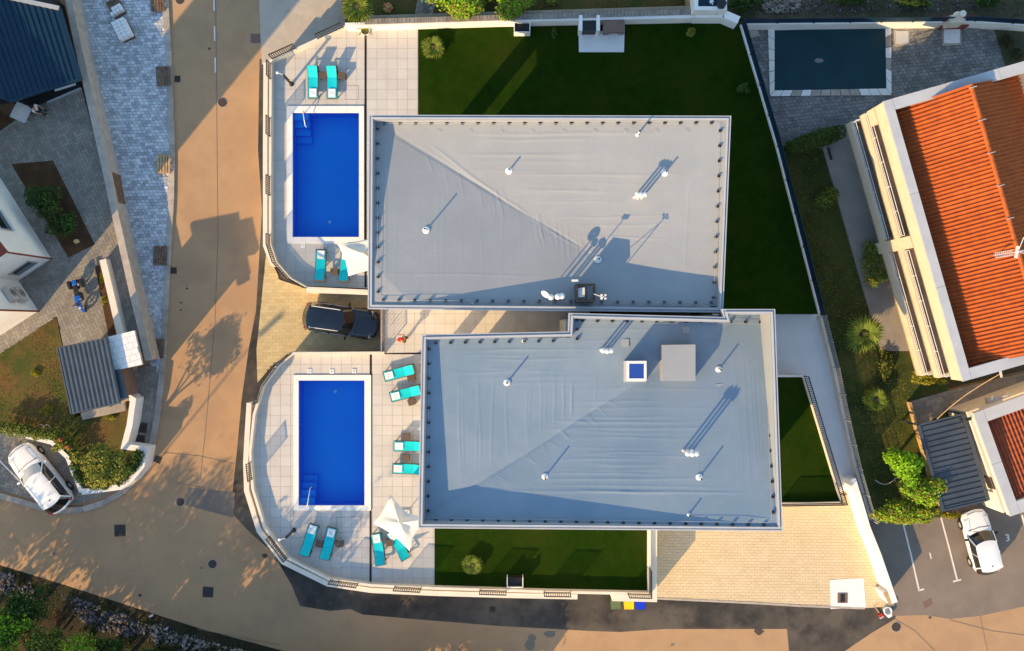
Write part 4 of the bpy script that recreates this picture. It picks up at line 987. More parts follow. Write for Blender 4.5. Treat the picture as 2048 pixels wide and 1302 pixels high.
mb = MB(); mb.prism([G(4.2,-.03), G(5.0,-.03), G(5.0,.06), G(4.2,.06)], .9, 1.7); f = mb.build('window', M['brownslab'], h2); mb = MB(); mb.prism([G(4.27,-.05), G(4.93,-.05), G(4.93,0), G(4.27,0)], .97, 1.63); mb.build('pane', M['glass'], f)
p = G(.3,-.25,2.2); mb = MB(); mb.box(p, (.3,.18,.14), .3); mb.box((p[0]-.45,p[1]-.02,p[2]), (.16,.14,.14), .3); mb.beam(p, (p[0]-.45,p[1],p[2]), .04, .04); mb.build('wall_lamp', M['black'], h2)
ac = thing('air_conditioner', 'beige tank unit on brackets on the brown wall of the small house', 'air conditioner', P(1995,800,.6))
a, b = P(1974,803,1.4), P(2014,794,1.4); mb = MB(); mb.beam(a, b, .42, .5); mb.build('casing', M['acmetal'], ac)
mb = MB(); d = (b-a).normalized()
for t in (.12, .88): q = a.lerp(b, t); mb.tube([(q.x, q.y+.1, 1.7), (q.x+.02, q.y+.32, 1.75)], .05, 8)
mb.build('pipe_stub', M['whitepipe'], ac)
mb = MB(); q = a.lerp(b, .5); mb.beam((q.x-.3,q.y-.35,1.1), (q.x-.3,q.y+.1,1.1), .05,.05); mb.beam((q.x+.3,q.y-.35,1.1), (q.x+.3,q.y+.1,1.1), .05,.05); mb.build('bracket', M['black'], ac)
pt = [(1821,803),(1895,782),(2060,743),(2060,800),(1895,822),(1838,856)]
slab('patio', pt, -.92, M['joint']); mb = MB(); pave(mb, PP(pt, -.88), .25, .6, .4, -.88, gap=.015, bond=.5, jz=.003); mb.build('patio_slabs', M['stamp'], kind='stuff')
cp = thing('carport', 'dark grey ribbed metal carport roof beside the small cream house', 'carport', P(1900,925,-1))
cq = [(1837,850),(1926,828),(1976,1000),(1886,1021)]; ZC = 1.5; cw = PP(cq, ZC)
mb = MB(); mb.prism(cw, ZC-.08, ZC, bottom=True); mb.build('roof_sheet', M['slate'], cp)
for i in range(16):
    t = (i+.5)/16; a = Vector(cw[0]).lerp(Vector(cw[3]), t); b = Vector(cw[1]).lerp(Vector(cw[2]), t); mb = MB(); a = a.lerp(b, .05); b = a.lerp(b, .93)
    mb.add([(a.x, a.y+.07, ZC), (a.x, a.y-.03, ZC), (a.x, a.y-.02, ZC+.07), (a.x, a.y+.03, ZC+.07), (b.x, b.y+.07, ZC), (b.x, b.y-.03, ZC), (b.x, b.y-.02, ZC+.07), (b.x, b.y+.03, ZC+.07)], [(0,1,2,3),(7,6,5,4),(0,3,7,4),(3,2,6,7),(2,1,5,6)]); mb.build('rib', M['slate'], cp)
mb = MB(); mb.beam((*cw[0], ZC), (*cw[3], ZC), .16, .14); mb.beam((*cw[1], ZC), (*cw[2], ZC), .22, .16); mb.beam((*cw[0], ZC), (*cw[1], ZC), .10, .10); mb.beam((*cw[3], ZC), (*cw[2], ZC), .10, .10); mb.build('gutter', M['slate'], cp)
for q in (cw[0], cw[3], cw[1], cw[2]): mb = MB(); mb.beam((*q, -1), (*q, ZC-.05), .1, .1); mb.build('post', M['slate'], cp)
mb = MB(); strip(mb, PP([(1822,805),(1850,905),(1880,1012)], -.3), .06, -1.2, -.3); o = mb.build('garden_fence', M['palewood']); o['label'] = 'low orange-brown board fence between the bright tree and the carport'; o['category'] = 'fence'
ca = thing('cable', 'thin pale cable running from the orange-roofed house down to the carport', 'cable', P(1940,790,3))
mb = MB(); a, b = P(2003,746,6.2), P(1874,838,1.6); pts = [a.lerp(b, t)+Vector((0,0,-.5*math.sin(math.pi*t))) for t in np.linspace(0,1,12)]; mb.tube(pts, .022, 5); mb.build('strand', M['palewood'], ca)
# white house at the far left
wh = thing('house', 'white house on the left edge with red roof corner and wall air units', 'house', P(60,560,0))
m0 = [(103,517),(37,561),(-300,760),(-500,300),(-20,322)]
mb = MB(); mb.prism(PP([(103,517),(-8,342),(-260,-50),(-400,200),(-60,620),(37,561)], 0), -.1, 5.3); mb.build('wall', M['white'], wh)
mb = MB(); mb.prism(PP([(37,561),(77,622),(-80,722),(-120,600)], 0), -.1, 17.5); mb.build('wing', M['white'], wh)  # wing stretched upward out of view to lengthen its cast shade
mb = MB(); rr = PP([(14,503),(-12,470),(-160,250),(-400,400),(-130,620),(-40,540)], 5.45); mb.prism(rr, 5.3, 5.5, bottom=True); mb.build('roof', M['redroof'], wh)
for (x, y) in ((103.6,517.6),(77.8,622.6)):
    p = P(x, y, 0); mb = MB(); mb.tube([(p.x, p.y, 0), (p.x, p.y, 5.2 if x > 90 else 12)], .055, 8); mb.build('downpipe', M['redroof'], wh)
def wallwin(root, A, B, s0, s1, z0, z1):
    A = P(*A, 0).xy; B = P(*B, 0).xy; d = (B-A).normalized(); n = Vector((-d.y, d.x)); 
    if n.dot(-A) < 0: n = -n
    def q(s, z, o): p_ = A+d*s+n*o; return (p_.x, p_.y, z)
    mb = MB()
    for a_, b_ in (((s0,z0),(s1,z0)),((s0,z1),(s1,z1)),((s0,z0),(s0,z1)),((s1,z0),(s1,z1))): mb.beam(q(a_[0],a_[1],.03), q(b_[0],b_[1],.03), .07, .07)
    f = mb.build('window', M['flash'], root); mb = MB(); mb.add([q(s0,z0,.02), q(s1,z0,.02), q(s1,z1,.02), q(s0,z1,.02)], [(0,1,2,3)]); mb.build('pane', M['glass'], f)
    mb = MB(); mb.beam(q(s0-.06,z0-.06,.08), q(s1+.06,z0-.06,.08), .2, .05); mb.build('sill', M['white'], f)
wallwin(wh, (103,517), (-8,342), 1.7, 3.1, 3.0, 4.3); wallwin(wh, (103,517), (-8,342), 4.6, 5.9, 3.0, 4.3); wallwin(wh, (103,517), (37,561), .55, 1.95, .9, 2.1)
for i, (s, z) in enumerate(((.62,1.2),(.62,2.25))):
    A = P(37,561,0).xy; B = P(77,622,0).xy; d = (B-A).normalized(); n = Vector((-d.y, d.x)); n = n if n.dot(-A) > 0 else -n; c = A+d*1.25+n*.22
    r = thing('air_conditioner', ('white air conditioner on the white house wall, lower one nearer the courtyard','white air conditioner on the white house wall, upper one nearer the picture edge')[i], 'air conditioner', (c.x, c.y, z), 0, 'wall air conditioners of the white house')
    mb = MB(); mb.box((c.x, c.y, z+.35), (.95,.34,.7), math.atan2(d.y, d.x)); mb.build('casing', M['acmetal'], r)
    mb = MB(); e = c+n*.175
    for j in range(5): 
        rr_ = .06+.055*j; mb.tube([(e.x+d.x*rr_*math.cos(t), e.y+d.y*rr_*math.cos(t), z+.35+rr_*math.sin(t)) for t in np.linspace(0, 6.283, 15)], .01, 4)
    mb.build('fan_grille', M['black'], r)
# steel roofed building top left
tb = thing('building', 'building with dark blue ribbed metal roof in the shaded top left corner', 'building', P(60,100,0))
rq = [(-40,-30),(22,0),(119,15),(161,158),(18,203),(-40,185)]; ZT = 1.9; rw = PP(rq, ZT)
mb = MB(); mb.prism(rw, ZT-.12, ZT, bottom=True); mb.build('roof_sheet', M['navyroof'], tb)
a0, a1, b0, b1 = Vector(PP([(119,15)], ZT)[0]), Vector(PP([(161,158)], ZT)[0]), Vector(PP([(-60,-20)], ZT)[0]), Vector(PP([(0,209)], ZT)[0])
for i in range(15):
    t = (i+.3)/14; a = a0.lerp(b0, t); b = a1.lerp(b1, t*.88); mb = MB(); a = a.lerp(b, .03); mb.beam((a.x, a.y, ZT+.03), (b.x, b.y, ZT+.03), .07, .07); mb.build('rib', M['navyroof'], tb)
mb = MB(); strip(mb, [tuple(rw[2]), tuple(rw[3]), tuple(rw[4])], .12, ZT-.2, ZT+.05); mb.build('gutter', M['navyroof'], tb)
mb = MB(); mb.prism(PP([(-60,-60),(60,-60),(128,12),(163,174),(95,202),(60,214),(10,205),(-60,230)], 0), -.1, .0+.3) if False else mb.prism(PP([(-60,-60),(60,-60),(128,12),(160,162),(95,182),(60,188),(10,196),(-60,210)], 0), -.1, ZT-.15); mb.build('wall', M['black'], tb)
mb = MB(); p = P(163,176,0); q = P(95,205,0); mb.beam((p.x,p.y,.03),(q.x,q.y,.03),.1,.06); mb.build('door_sill', M['flashw'], tb)
wallwin(tb, (160,162), (95,182), .35, 1.6, .1, 1.6)
decal('porch_floor', [(160,163),(163,176),(95,204),(60,214),(20,206),(-40,215),(-40,190),(60,186)], M['black'], .03)
for pts in ([(0,-8),(20,-5),(118,16)],):
    mb = MB(); strip(mb, PP(pts, ZT+.1), .25, ZT, ZT+.12); mb.build('ridge_flashing', M['flash'], tb)
# unseen off-frame house, added to cast shade into the picture
nb = thing('house', 'plain white house added unseen beyond the left edge for its shade', 'house', P(-330,700,0)); mb = MB(); mb.prism(PP([(-330,560),(-190,640),(-260,800),(-420,720)], 0), -1, 8); mb.build('wall', M['white'], nb)
# shed with ribbed roof and flat canopy
sh = thing('shed', 'garden shed with dark grey ribbed metal roof and a pale flat slab beside it', 'shed', P(185,755,0))
ZS = 3.6; sq = [(115,696),(215,676),(241,805),(143,827)]; sw = PP(sq, ZS)
mb = MB(); mb.prism(sw, ZS-.10, ZS, bottom=True); mb.build('roof_sheet', M['slate'], sh)
for i in range(11):
    t = (i+.15)/11; a = Vector(sw[0]).lerp(Vector(sw[1]), t); b = Vector(sw[3]).lerp(Vector(sw[2]), t); d = (Vector(sw[1])-Vector(sw[0])).normalized()
    mb = MB(); q = [(-.02,0),(.10,.075),(.16,.075),(.26,0)]
    mb.add([(a.x+d.x*o, a.y+d.y*o, ZS+z) for o, z in q]+[(b.x+d.x*o, b.y+d.y*o, ZS+z) for o, z in q], [(0,1,5,4),(1,2,6,5),(2,3,7,6),(3,2,1,0),(4,5,6,7)]); mb.build('rib', M['slate'], sh)
mb = MB(); mb.beam((*sw[3], ZS), (*sw[2], ZS), .1, .12); mb.beam((*sw[0], ZS), (*sw[3], ZS), .08, .12); mb.beam((*sw[0], ZS), (*sw[1], ZS), .08, .1); mb.build('gutter', M['slate'], sh)
mb = MB(); mb.prism(PP([(225,741),(240,738),(256,797),(241,803)], ZS-.3), ZS-.5, ZS-.25, bottom=True); mb.build('flat_roof', M['slate'], sh)
mb = MB(); mb.prism(inset(PP(sq, ZS), .35), -.1, ZS-.12); mb.build('wall', M['brownslab'], sh)
mb = MB(); mb.beam(P(240,804,ZS-.3), P(257,799,ZS-.3), .12, .1); mb.build('gutter_end', M['palewood'], sh)
mb = MB(); mb.prism(PP([(161,826),(248,803),(250,822),(165,840)], .3), -.1, .3); o = mb.build('garden_step', M['kerb']); o['label'] = 'pale concrete step behind the metal roofed shed'; o['category'] = 'step'
cs = thing('canopy', 'pale stamped concrete slab roof over the gate, half sunlit', 'canopy', P(250,700,0))
cc = PP([(215,674),(269,661),(285,729),(230,741)], 3.2); mb = MB(); mb.prism(cc, 3.0, 3.2, bottom=True); mb.build('roof_slab', M['kerb'], cs)
mb = MB(); pave(mb, cc, .3, .42, .36, 3.23, gap=.012, bond=.5, jz=.002, depth=.04); mb.build('slab_stones', M['passage'], cs, kind='stuff')
for x, y in ((222,690),(262,680),(272,724),(236,732)): mb = MB(); p = P(x, y, 0); mb.beam((p.x, p.y, -.1), (p.x, p.y, 3.02), .22, .22); mb.build('post', M['kerb'], cs)
# north white building corner with roof terrace
nbld = thing('building', 'white building corner with dark roof opening at the top beside the stone wall', 'building', P(1420,0,.5))
mb = MB(); w = PP([(1389,-80),(1454,-80),(1454,20),(1389,20)], 3.0)[::-1]; i_ = ring(mb, w, .22, -1, 3.0); mb.build('wall', M['white'], nbld)
mb = MB(); mb.prism(i_, -1, 2.6); mb.build('roof_deck', M['navyroof'], nbld); mb = MB(); p = P(1444,6,3.3); mb.lathe((p.x, p.y, 2.6), [(.28,0),(.30,.7)], 6); mb.build('flue', M['black'], nbld)
mb = MB(); a = P(1440,14,3.2); b = P(1432,30,2.2); mb.tube([a, b], .03, 6); mb.build('pole', M['flashw'], nbld)
mb = MB(); p = P(1423,3,2.8); mb.box(p, (.22,.16,.12), .4); mb.box((p.x+.05,p.y-.12,p.z), (.06,.16,.06), .3); mb.build('camera_box', M['whitepipe'], nbld)
mb = MB(); mb.prism(PP([(1371,-40),(1388,-40),(1388,30),(1383,31)], 1.6), -1, 1.6); o = mb.build('stone_pier', M['palewood']); o['label'] = 'sandy stone pier at the end of the stone wall beside the white building'; o['category'] = 'pier'
# masonry items on the big lawn
mb = MB(); mb.prism(PP([(1157,62),(1249,61),(1248,104),(1158,104)], PL+.07), PL-.1, PL+.07); mb.build('concrete_pad', M['passage'], kind='structure')
st = thing('stair', 'white sided stair cover with black top on the concrete pad', 'stair', P(1179,50,PL))
for x0_, x1_ in ((1158,1165),(1193,1200)):
    mb = MB(); mb.prism(PP([(x0_,30),(x1_,30),(x1_,61),(x0_,61)], 1.9), PL-.1, 1.9); mb.build('cheek_wall', M['white'], st)
mb = MB(); mb.prism(PP([(1166,27),(1192,27),(1192,61),(1166,61)], 1.7), PL-.1, 1.7); mb.build('cover', M['black'], st)
bb = thing('barbecue', 'brown masonry barbecue block on the concrete pad', 'barbecue', P(1227,52,PL))
mb = MB(); mb.prism(PP([(1206,36),(1248,35),(1248,64),(1206,66)], 1.8), 1.6, 1.8, bottom=True); mb.build('worktop', M['brownslab'], bb)
mb = MB(); mb.prism(PP([(1207,37),(1218,37),(1218,67),(1207,67)], 1.2), PL, 1.59); mb.prism(PP([(1237,37),(1248,37),(1248,67),(1237,67)], 1.2), PL, 1.59); mb.prism(PP([(1219,37),(1236,37),(1236,44),(1219,44)], 1.2), PL, 1.59); mb.build('legs', M['stone'], bb)
def grill_box(px, py, label, w=.95, d=.6):
    p = P(px, py, PL+.4); r = thing('firewood_rack', label, 'rack', (p.x, p.y, PL)); mb = MB()
    for sx in (-1, 1): mb.box((p.x+sx*w/2, p.y, PL+.4), (.05, d, .8))
    mb.box((p.x, p.y-d/2, PL+.4), (w+.05,.05,.8)); mb.build('frame', M['white'], r)
    mb = MB(); mb.box((p.x, p.y, PL+.3), (w-.1, d-.08, .6)); mb.build('box', M['black'], r)
    mb = MB()
    for k in range(5): mb.box((p.x, p.y-d*.38+k*d*.18, PL+.63), (w-.16,.05,.03))
    mb.build('louvre', M['tan_dark'], r)
grill_box(1044,58,'white framed black box against the wall of the big dark lawn'); grill_box(1030,1162,'white framed black box at the foot of the small lower lawn')
# north east yard: covered pool, boxes, fireplace
cpool = thing('covered_pool', 'rectangular pool under a dark navy cover in the shaded yard', 'pool', P(1660,118,-1.2))
zc = -1.13; ox = PP([(1536,48),(1782,45),(1783,190),(1540,192)], zc); ix = PP([(1549,60),(1771,55),(1773,177),(1549,181)], zc)
mb = MB(); mb.prism(ix, -1.5, -1.2+.012); mb.build('cover', M['cover'], cpool)
mb = MB(); p = P(1638,121,-1.18); mb.lathe((p.x, p.y, p.z), [(.30,0),(.2,.012),(.05,.016)], 9); mb.v = [(x_, p.y+(y_-p.y)*.5, z_) for x_, y_, z_ in mb.v]; mb.build('puddle', M['nepave'], cpool)
for k in range(4):
    a0, a1, b0, b1 = [Vector(q) for q in (ox[k], ox[(k+1)%4], ix[k], ix[(k+1)%4])]; n = max(3, round((b1-b0).length/.62))
    for i in range(n):
        white = random.random() < (.9 if k in (0, 3) else .55)
        e = .02/(b1-b0).length; t0, t1 = i/n+e, (i+1)/n-e; mb = MB(); mb.prism([tuple(a0.lerp(a1,t0)), tuple(a0.lerp(a1,t1)), tuple(b0.lerp(b1,t1)), tuple(b0.lerp(b1,t0))], -1.25, -1.12+random.uniform(-.008,.008)); mb.build('coping_stone', M['coping'] if white else M['kerb'], cpool)
for (x, y, w, lb, c) in ((1804,75,.78,'blue white square hatch beside the covered pool','flashw'),(1903,71,1.0,'large white square slab in front of the brick fireplace','white')):
    p = P(x, y, -1.2); r = thing('hatch', lb, 'hatch', (p.x, p.y, -1.2)); mb = MB(); mb.box((p.x, p.y, -1.17), (w,w,.09)); mb.build('lid', M[c], r)
    mb = MB(); mb.box((p.x, p.y, -1.20), (w+.25,w+.25,.05), .05); mb.build('surround', M['kerb'], r)
fp = thing('fireplace', 'outdoor brick fireplace with pale chimney hood behind the white slab', 'fireplace', P(1910,45,-1.2))
mb = MB(); mb.prism(PP([(1885,31),(1938,30),(1938,52),(1886,53)], -.5), -1.3, -.5); mb.build('brick_base', M['redroof'], fp)
mb = MB(); a = [(1900,30),(1932,22),(1933,43),(1903,45)]; mb.prism(PP(a, .6), -.6, .5); mb.lathe(P(1916,34,.5), [(.36,0),(.22,.3),(.2,.7)], 10); mb.build('hood', M['cream'], fp)
pd = PP([(1488,48),(1512,47),(1519,71),(1495,77)], -1.16); mb = MB(); mb.prism(pd, -1.3, -1.16); p = P(1499,59,-1.16); mb.lathe((p.x,p.y,-1.17), [(.09,0),(.09,.03)], 10); o = mb.build('concrete_base', M['kerb']); o['label'] = 'square concrete base in the top left corner of the shaded yard'; o['category'] = 'slab'
# manholes and grates
def manhole(px, py, r, label, z=ST):
    p = P(px, py, z); o = thing('manhole_cover', label, 'manhole cover', (p.x, p.y, z), 0, 'round manhole covers in the road')
    mb = MB(); mb.lathe((p.x, p.y, z-.02), [(r,0),(r,.032)], 24); mb.build('frame', M['kerb'], o)
    mb = MB(); mb.lathe((p.x, p.y, z-.02), [(r*.86,0),(r*.86,.045)], 24)
    for k in range(-2, 3): w = math.sqrt(max(.01, 1-(k*.32)**2))*r*.75; mb.box((p.x, p.y+k*r*.28, z+.03), (2*w, .035, .014))
    mb.build('lid', M['iron'], o)
manhole(445,205,.33,'round manhole cover at the edge of the shade on the left road')
manhole(361,1004,.30,'round manhole cover in the bend above the square plate')
manhole(425,1128,.32,'round manhole cover near the lower bend of the road')
manhole(1792,1254,.34,'round manhole cover below the white bucket at lower right')
manhole(360,0,.32,'round manhole cover cut by the top edge of the picture')
def grate(px, py, w, h, label, z=ST, rz=0, m='iron', bars=5):
    p = P(px, py, z); o = thing('drain_grate', label, 'drain cover', (p.x, p.y, z), rz); 
    mb = MB(); mb.box((0,0,.008), (w,h,.03)); f = mb.build('plate', M[m], loc=(0,0,0)); f.parent = o
    mb = MB()
    for k in range(bars): mb.box((-w/2+w*(k+.5)/bars, 0, .03), (w/bars*.45, h*.86, .02))
    f = mb.build('bar', M['black'], loc=(0,0,0)); f.parent = o
grate(240,1061,.70,.74,'square iron plate in the road left of the bend',rz=.02)
grate(416,1184,.66,.66,'square iron plate near the rocky verge',rz=-.06)
grate(355,158,.36,.40,'small dark drain grate beside the upper pallet at the kerb'); grate(347,541,.40,.40,'small dark drain grate below the sunlit stretch of kerb'); grate(316,919,.42,.42,'twin barred drain grate at the kerb bend',rz=-.4)
grate(284,855,.62,.64,'upper dark square cover in the pad by the white garden wall',z=-.92,rz=-.12); grate(280,880,.62,.64,'lower dark square cover in the pad by the white garden wall',z=-.92,rz=-.12)
grate(985,1218,.36,.36,'small drain grate in the dark asphalt under the lower lawn')
mb = MB(); mb.prism(PP([(1660,1160),(1727,1156),(1732,1215),(1662,1218)], -.91), -1.0, -.915); mb.build('concrete_pad', M['passage'], kind='structure')
grate(1685,1196,.62,.62,'brown square hatch in the pale pad of the beige driveway',z=-.905,m='brownslab',bars=1)
# pillar box, bucket, red thing
pb = thing('meter_box', 'white masonry meter box at the end of the driveway wall', 'meter box', P(1781,1192,ST))
q4 = PP([(1767,1187),(1779,1184),(1788,1202),(1786,1206),(1779,1209)], .55); mb = MB(); mb.prism(q4, -1.1, .5); mb.build('pillar', M['white'], pb)
mb = MB(); mb.prism(inset(q4 if True else q4, -.03) , .5, .58, bottom=True); mb.build('cap', M['palewood'], pb)
bk = thing('bucket', 'white open bucket standing on dark asphalt by the wall end', 'bucket', P(1771,1220,ST)); p = P(1771,1219,ST)
mb = MB(); mb.lathe((p.x, p.y, ST), [(.20,0),(.25,.38),(.28,.40),(.22,.41),(.19,.06),(.01,.05)], 20); mb.build('shell', M['whitepipe'], bk)
mb = MB(); q = P(1776,1228,ST); mb.box((q.x, q.y, ST+.15), (.28,.24,.3), .5); o = mb.build('rubble_block', M['whitepipe']); o['label'] = 'white block beside the white bucket'; o['category'] = 'block'
p = P(1758,1226,ST); ww = thing('broom', 'small red and cream broom lying on the dark asphalt', 'broom', (p.x, p.y, ST)); mb = MB(); mb.beam((p.x, p.y, ST+.08), (p.x-.35, p.y+.5, ST+.05), .05, .05); mb.beam((p.x-.35, p.y+.5, ST+.05), (p.x-.05, p.y+.62, ST+.05), .05, .05); mb.build('handle', M['palewood'], ww)
mb = MB(); mb.box((p.x+.05, p.y-.1, ST+.1), (.22,.20,.2), .6); mb.build('head', M['redp'], ww); mb = MB(); mb.box((p.x+.12, p.y-.24, ST+.08), (.24,.1,.14), .6); mb.build('bristles', M['flashw'], ww)
# parking lines and bay numbers
def line_px(pts, w=.10, name='parking_line', z=ST+.006):
    mb = MB(); strip(mb, PP(pts, ST), w, z, z+.010); return mb.build(name, M['paint'], kind='structure')
line_px([(1806,1046),(1822,1110),(1838,1180)]); line_px([(1836,1181),(1848,1178)]); line_px([(1880,1028),(1898,1095),(1914,1159)]); line_px([(1906,1163),(1922,1159)])
line_px([(1988,1134),(1990,1142)]); line_px([(1983,1144),(1999,1139)]); line_px([(2044,1030),(2075,1150)])
def digit(ch, px, py, size, rz, label):
    cu = bpy.data.curves.new('bay_number', 'FONT'); cu.body = ch; cu.size = size; cu.align_x = 'CENTER'; cu.align_y = 'CENTER'; cu.extrude = .004; cu.offset = .012
    o = bpy.data.objects.new('tmp', cu); C.objects.link(o); dg = bpy.context.evaluated_depsgraph_get(); me = bpy.data.meshes.new_from_object(o.evaluated_get(dg)); bpy.data.objects.remove(o)
    n = bpy.data.objects.new('bay_number', me); C.objects.link(n); p = P(px, py, ST); n.location = (p.x, p.y, ST+.014); n.rotation_euler = (0,0,rz); me.materials.clear(); me.materials.append(M['paint']); n['kind'] = 'structure'
digit('1', 1861, 1112, .55, .25, ''); digit('3', 2015, 1076, .62, .15, '')
# ================================================================ loungers, tables, parasols, showers
def make_lounger(label):
    r = thing('sun_lounger', label, 'sun lounger', (0,0,0), 0, 'turquoise sun loungers'); W2 = .31
    mb = MB()
    for s in (-1, 1): mb.beam((-.98,s*W2,.33), (.98,s*W2,.33), .05, .06)
    mb.beam((-.98,-W2,.33), (-.98,W2,.33), .05, .06); mb.beam((.98,-W2,.33), (.98,W2,.33), .05, .06); mb.build('frame', M['rattan'], r, loc=(0,0,0))
    for x in (-.85, .75):
        for s in (-1, 1): mb = MB(); mb.beam((x,s*W2,-.0), (x,s*W2,.32), .05, .05); mb.build('leg', M['rattan'], r)
    prof = [(-.95,.37),(-.5,.36),(0,.36),(.30,.37),(.60,.56),(.92,.78)]        # head end at +x, raised
    vs = []
    for x, z in prof:
        for s, dz in ((-1,.0),(-.5,-.012),(0,-.018),(.5,-.012),(1,0)): vs.append((x, s*.285, z+dz+.015))
    for x, z in prof:
        for s, dz in ((-1,.0),(-.5,-.012),(0,-.018),(.5,-.012),(1,0)): vs.append((x, s*.285, z+dz-.012))
    n = len(prof); fs = []
    for i in range(n-1):
        for j in range(4): a = i*5+j; fs += [(a, a+5, a+6, a+1), (n*5+a, n*5+a+1, n*5+a+6, n*5+a+5)]
        for j in (0, 4): a = i*5+j; fs.append((a, a+5, n*5+a+5, n*5+a))
    mb = MB(); mb.add(vs, fs); mb.build('mesh_mat', M['turq'], r)
    mb = MB(); mb.tube([(.34,-.30,.38),(.92,-.30,.79),(.92,.30,.79),(.34,.30,.38)], .018, 6); mb.beam((.62,-.28,.33), (.80,-.28,.66), .03, .03); mb.beam((.62,.28,.33), (.80,.28,.66), .03, .03); mb.build('backrest_frame', M['rattan'], r)
    mb = MB(); mb.box((-.66,0,.405), (.50,.42,.05)); t = mb.build('towel', M['towel'], r)
    mb = MB(); rr = random.Random(3)
    for k in range(9): x, y = -.66+rr.uniform(-.11,.11), rr.uniform(-.10,.10); mb.box((x, y, .432), (rr.uniform(.02,.09), .016, .004), rr.uniform(0, 3))
    mb.build('towel_print', M['print'], t)
    return r
proto = None
LG = [((626,195),(626,133),'left of the two sunlit turquoise loungers above the upper pool'),
      ((664,196),(664,133),'right of the two sunlit turquoise loungers above the upper pool, next to the drain line'),
      ((642,504),(640,558),'fully visible turquoise lounger below the upper pool'),
      ((692,505),(688,560),'turquoise lounger mostly hidden under the upper parasol'),
      ((774,752),(824,739),'slanting turquoise lounger nearest the walking person'),
      ((787,793),(837,780),'slanting turquoise lounger, second below the walking person, partly under the roof'),
      ((789,892),(850,893),'turquoise lounger half under the roof edge, upper one of the level pair'),
      ((787,937),(848,939),'turquoise lounger half under the roof edge, lower one of the level pair'),
      ((627,1052),(610,1108),'left turquoise lounger of the pair below the lower pool'),
      ((664,1058),(650,1116),'right turquoise lounger of the pair below the lower pool'),
      ((752,1070),(762,1127),'turquoise lounger with striped shade left of the lower parasol'),
      ((782,1066),(812,1114),'turquoise lounger half covered by the lower white parasol')]
for i, (a, b, lb) in enumerate(LG):
    z = PL+.4; A, B = P(*a, z), P(*b, z); c = (A+B)/2; rz = math.atan2(B.y-A.y, B.x-A.x)
    if proto is None: proto = make_lounger(lb); o = proto
    else: o = dup(proto, label=lb)
    o.location = (c.x, c.y, PL); o.rotation_euler = (0,0,rz)
proto_t = None
for i, (x, y, rz, lb) in enumerate([(646,150,0,'small brown side table between the two loungers above the upper pool'),(683,151,0,'small brown side table right of the loungers above the upper pool'),(668,543,0,'small brown side table left of the upper parasol'),
      (822,756,.3,'small brown side table between the two slanting loungers'),(823,804,.3,'small brown side table below the slanting loungers'),(812,873,0,'small brown side table above the level pair of loungers'),(811,916,0,'small brown side table between the level pair of loungers'),
      (638,1088,-.15,'small brown side table between the loungers below the lower pool'),(678,1088,-.05,'small brown side table right of the loungers below the lower pool'),(779,1086,.15,'small brown side table in the striped shade beside the lower parasol')]):
    p = P(x, y, PL+.42)
    if proto_t is None:
        r = thing('side_table', lb, 'side table', (0,0,0), 0, 'brown side tables'); mb = MB()
        mb.box((0,0,.42), (.44,.40,.04)); mb.build('table_top', M['rattan'], r)
        for sx in (-1, 1):
            mb = MB(); mb.box((sx*.20,0,.2), (.035,.38,.40)); mb.build('leg', M['rattan'], r)
        proto_t = r
    else: r = dup(proto_t, label=lb)
    r.location = (p.x, p.y, PL); r.rotation_euler = (0,0,rz)
def parasol(tips, centre, zt, zc, label, dips):
    c = P(*centre, zc); r = thing('parasol', label, 'parasol', (c.x, c.y, PL)); T = [P(*t, z) for t, z in tips]; n = len(T); mb = MB()
    ring_pts = []
    for i in range(n):
        a, b = T[i], T[(i+1) % n]; ring_pts.append(a)
        for t in (.25, .5, .75):
            m = a.lerp(b, t); f = dips[i]*math.sin(math.pi*t); m = m.lerp(c, f); m.z = lerp(a.z, b.z, t)+f*.1; ring_pts.append(m)
    N_ = len(ring_pts); rows = 7; vs = []
    for k in range(1, rows+1):
        t = k/rows
        for i, q in enumerate(ring_pts):
            v = Vector(c).lerp(q, t); s = (.5-.5*math.cos(2*math.pi*i/N_*n)); v.z -= .22*math.sin(math.pi*t)*s; vs.append(v)
    vs.append(Vector(c)); fs = [(N_*rows, i, (i+1) % N_) for i in range(N_)]
    for k in range(rows-1):
        for i in range(N_): fs.append((k*N_+i, (k+1)*N_+i, (k+1)*N_+(i+1) % N_, k*N_+(i+1) % N_))
    mb.add(vs, fs); cn = mb.build('canopy', M['canvas'], r, smooth=True)
    m_ = cn.modifiers.new('thickness', 'SOLIDIFY'); m_.thickness = .012
    mb = MB()
    for t in T: mb.tube([c-Vector((0,0,.05)), t-Vector((0,0,.03))], .014, 5)
    mb.build('ribs', M['flash'], r)
    mb = MB(); mb.tube([(c.x, c.y, PL+.05), (c.x, c.y, zc+.12)], .03, 8); mb.build('pole', M['flash'], r)
    mb = MB(); mb.lathe((c.x, c.y, zc+.0), [(.12,0),(.10,.06),(.03,.16),(.045,.2),(.01,.23)], 12); mb.build('finial', M['canvas'], r)
    mb = MB(); mb.box((c.x, c.y, PL+.05), (.6,.6,.09)); mb.build('base', M['passage'], r)
parasol([((675,488),3.0),((697,552),2.9),((772,535),3.0),((752,474),3.1)], (728,508), 3, 3.45, 'white canvas parasol disappearing under the upper villa roof edge', [.10,.06,.08,.06])
parasol([((781,990),2.9),((747,1047),2.8),((819,1102),2.9),((866,1036),2.9)], (800,1046), 3, 3.35, 'white canvas parasol, star shaped, beside the lower villa', [.06,.16,.24,.42])
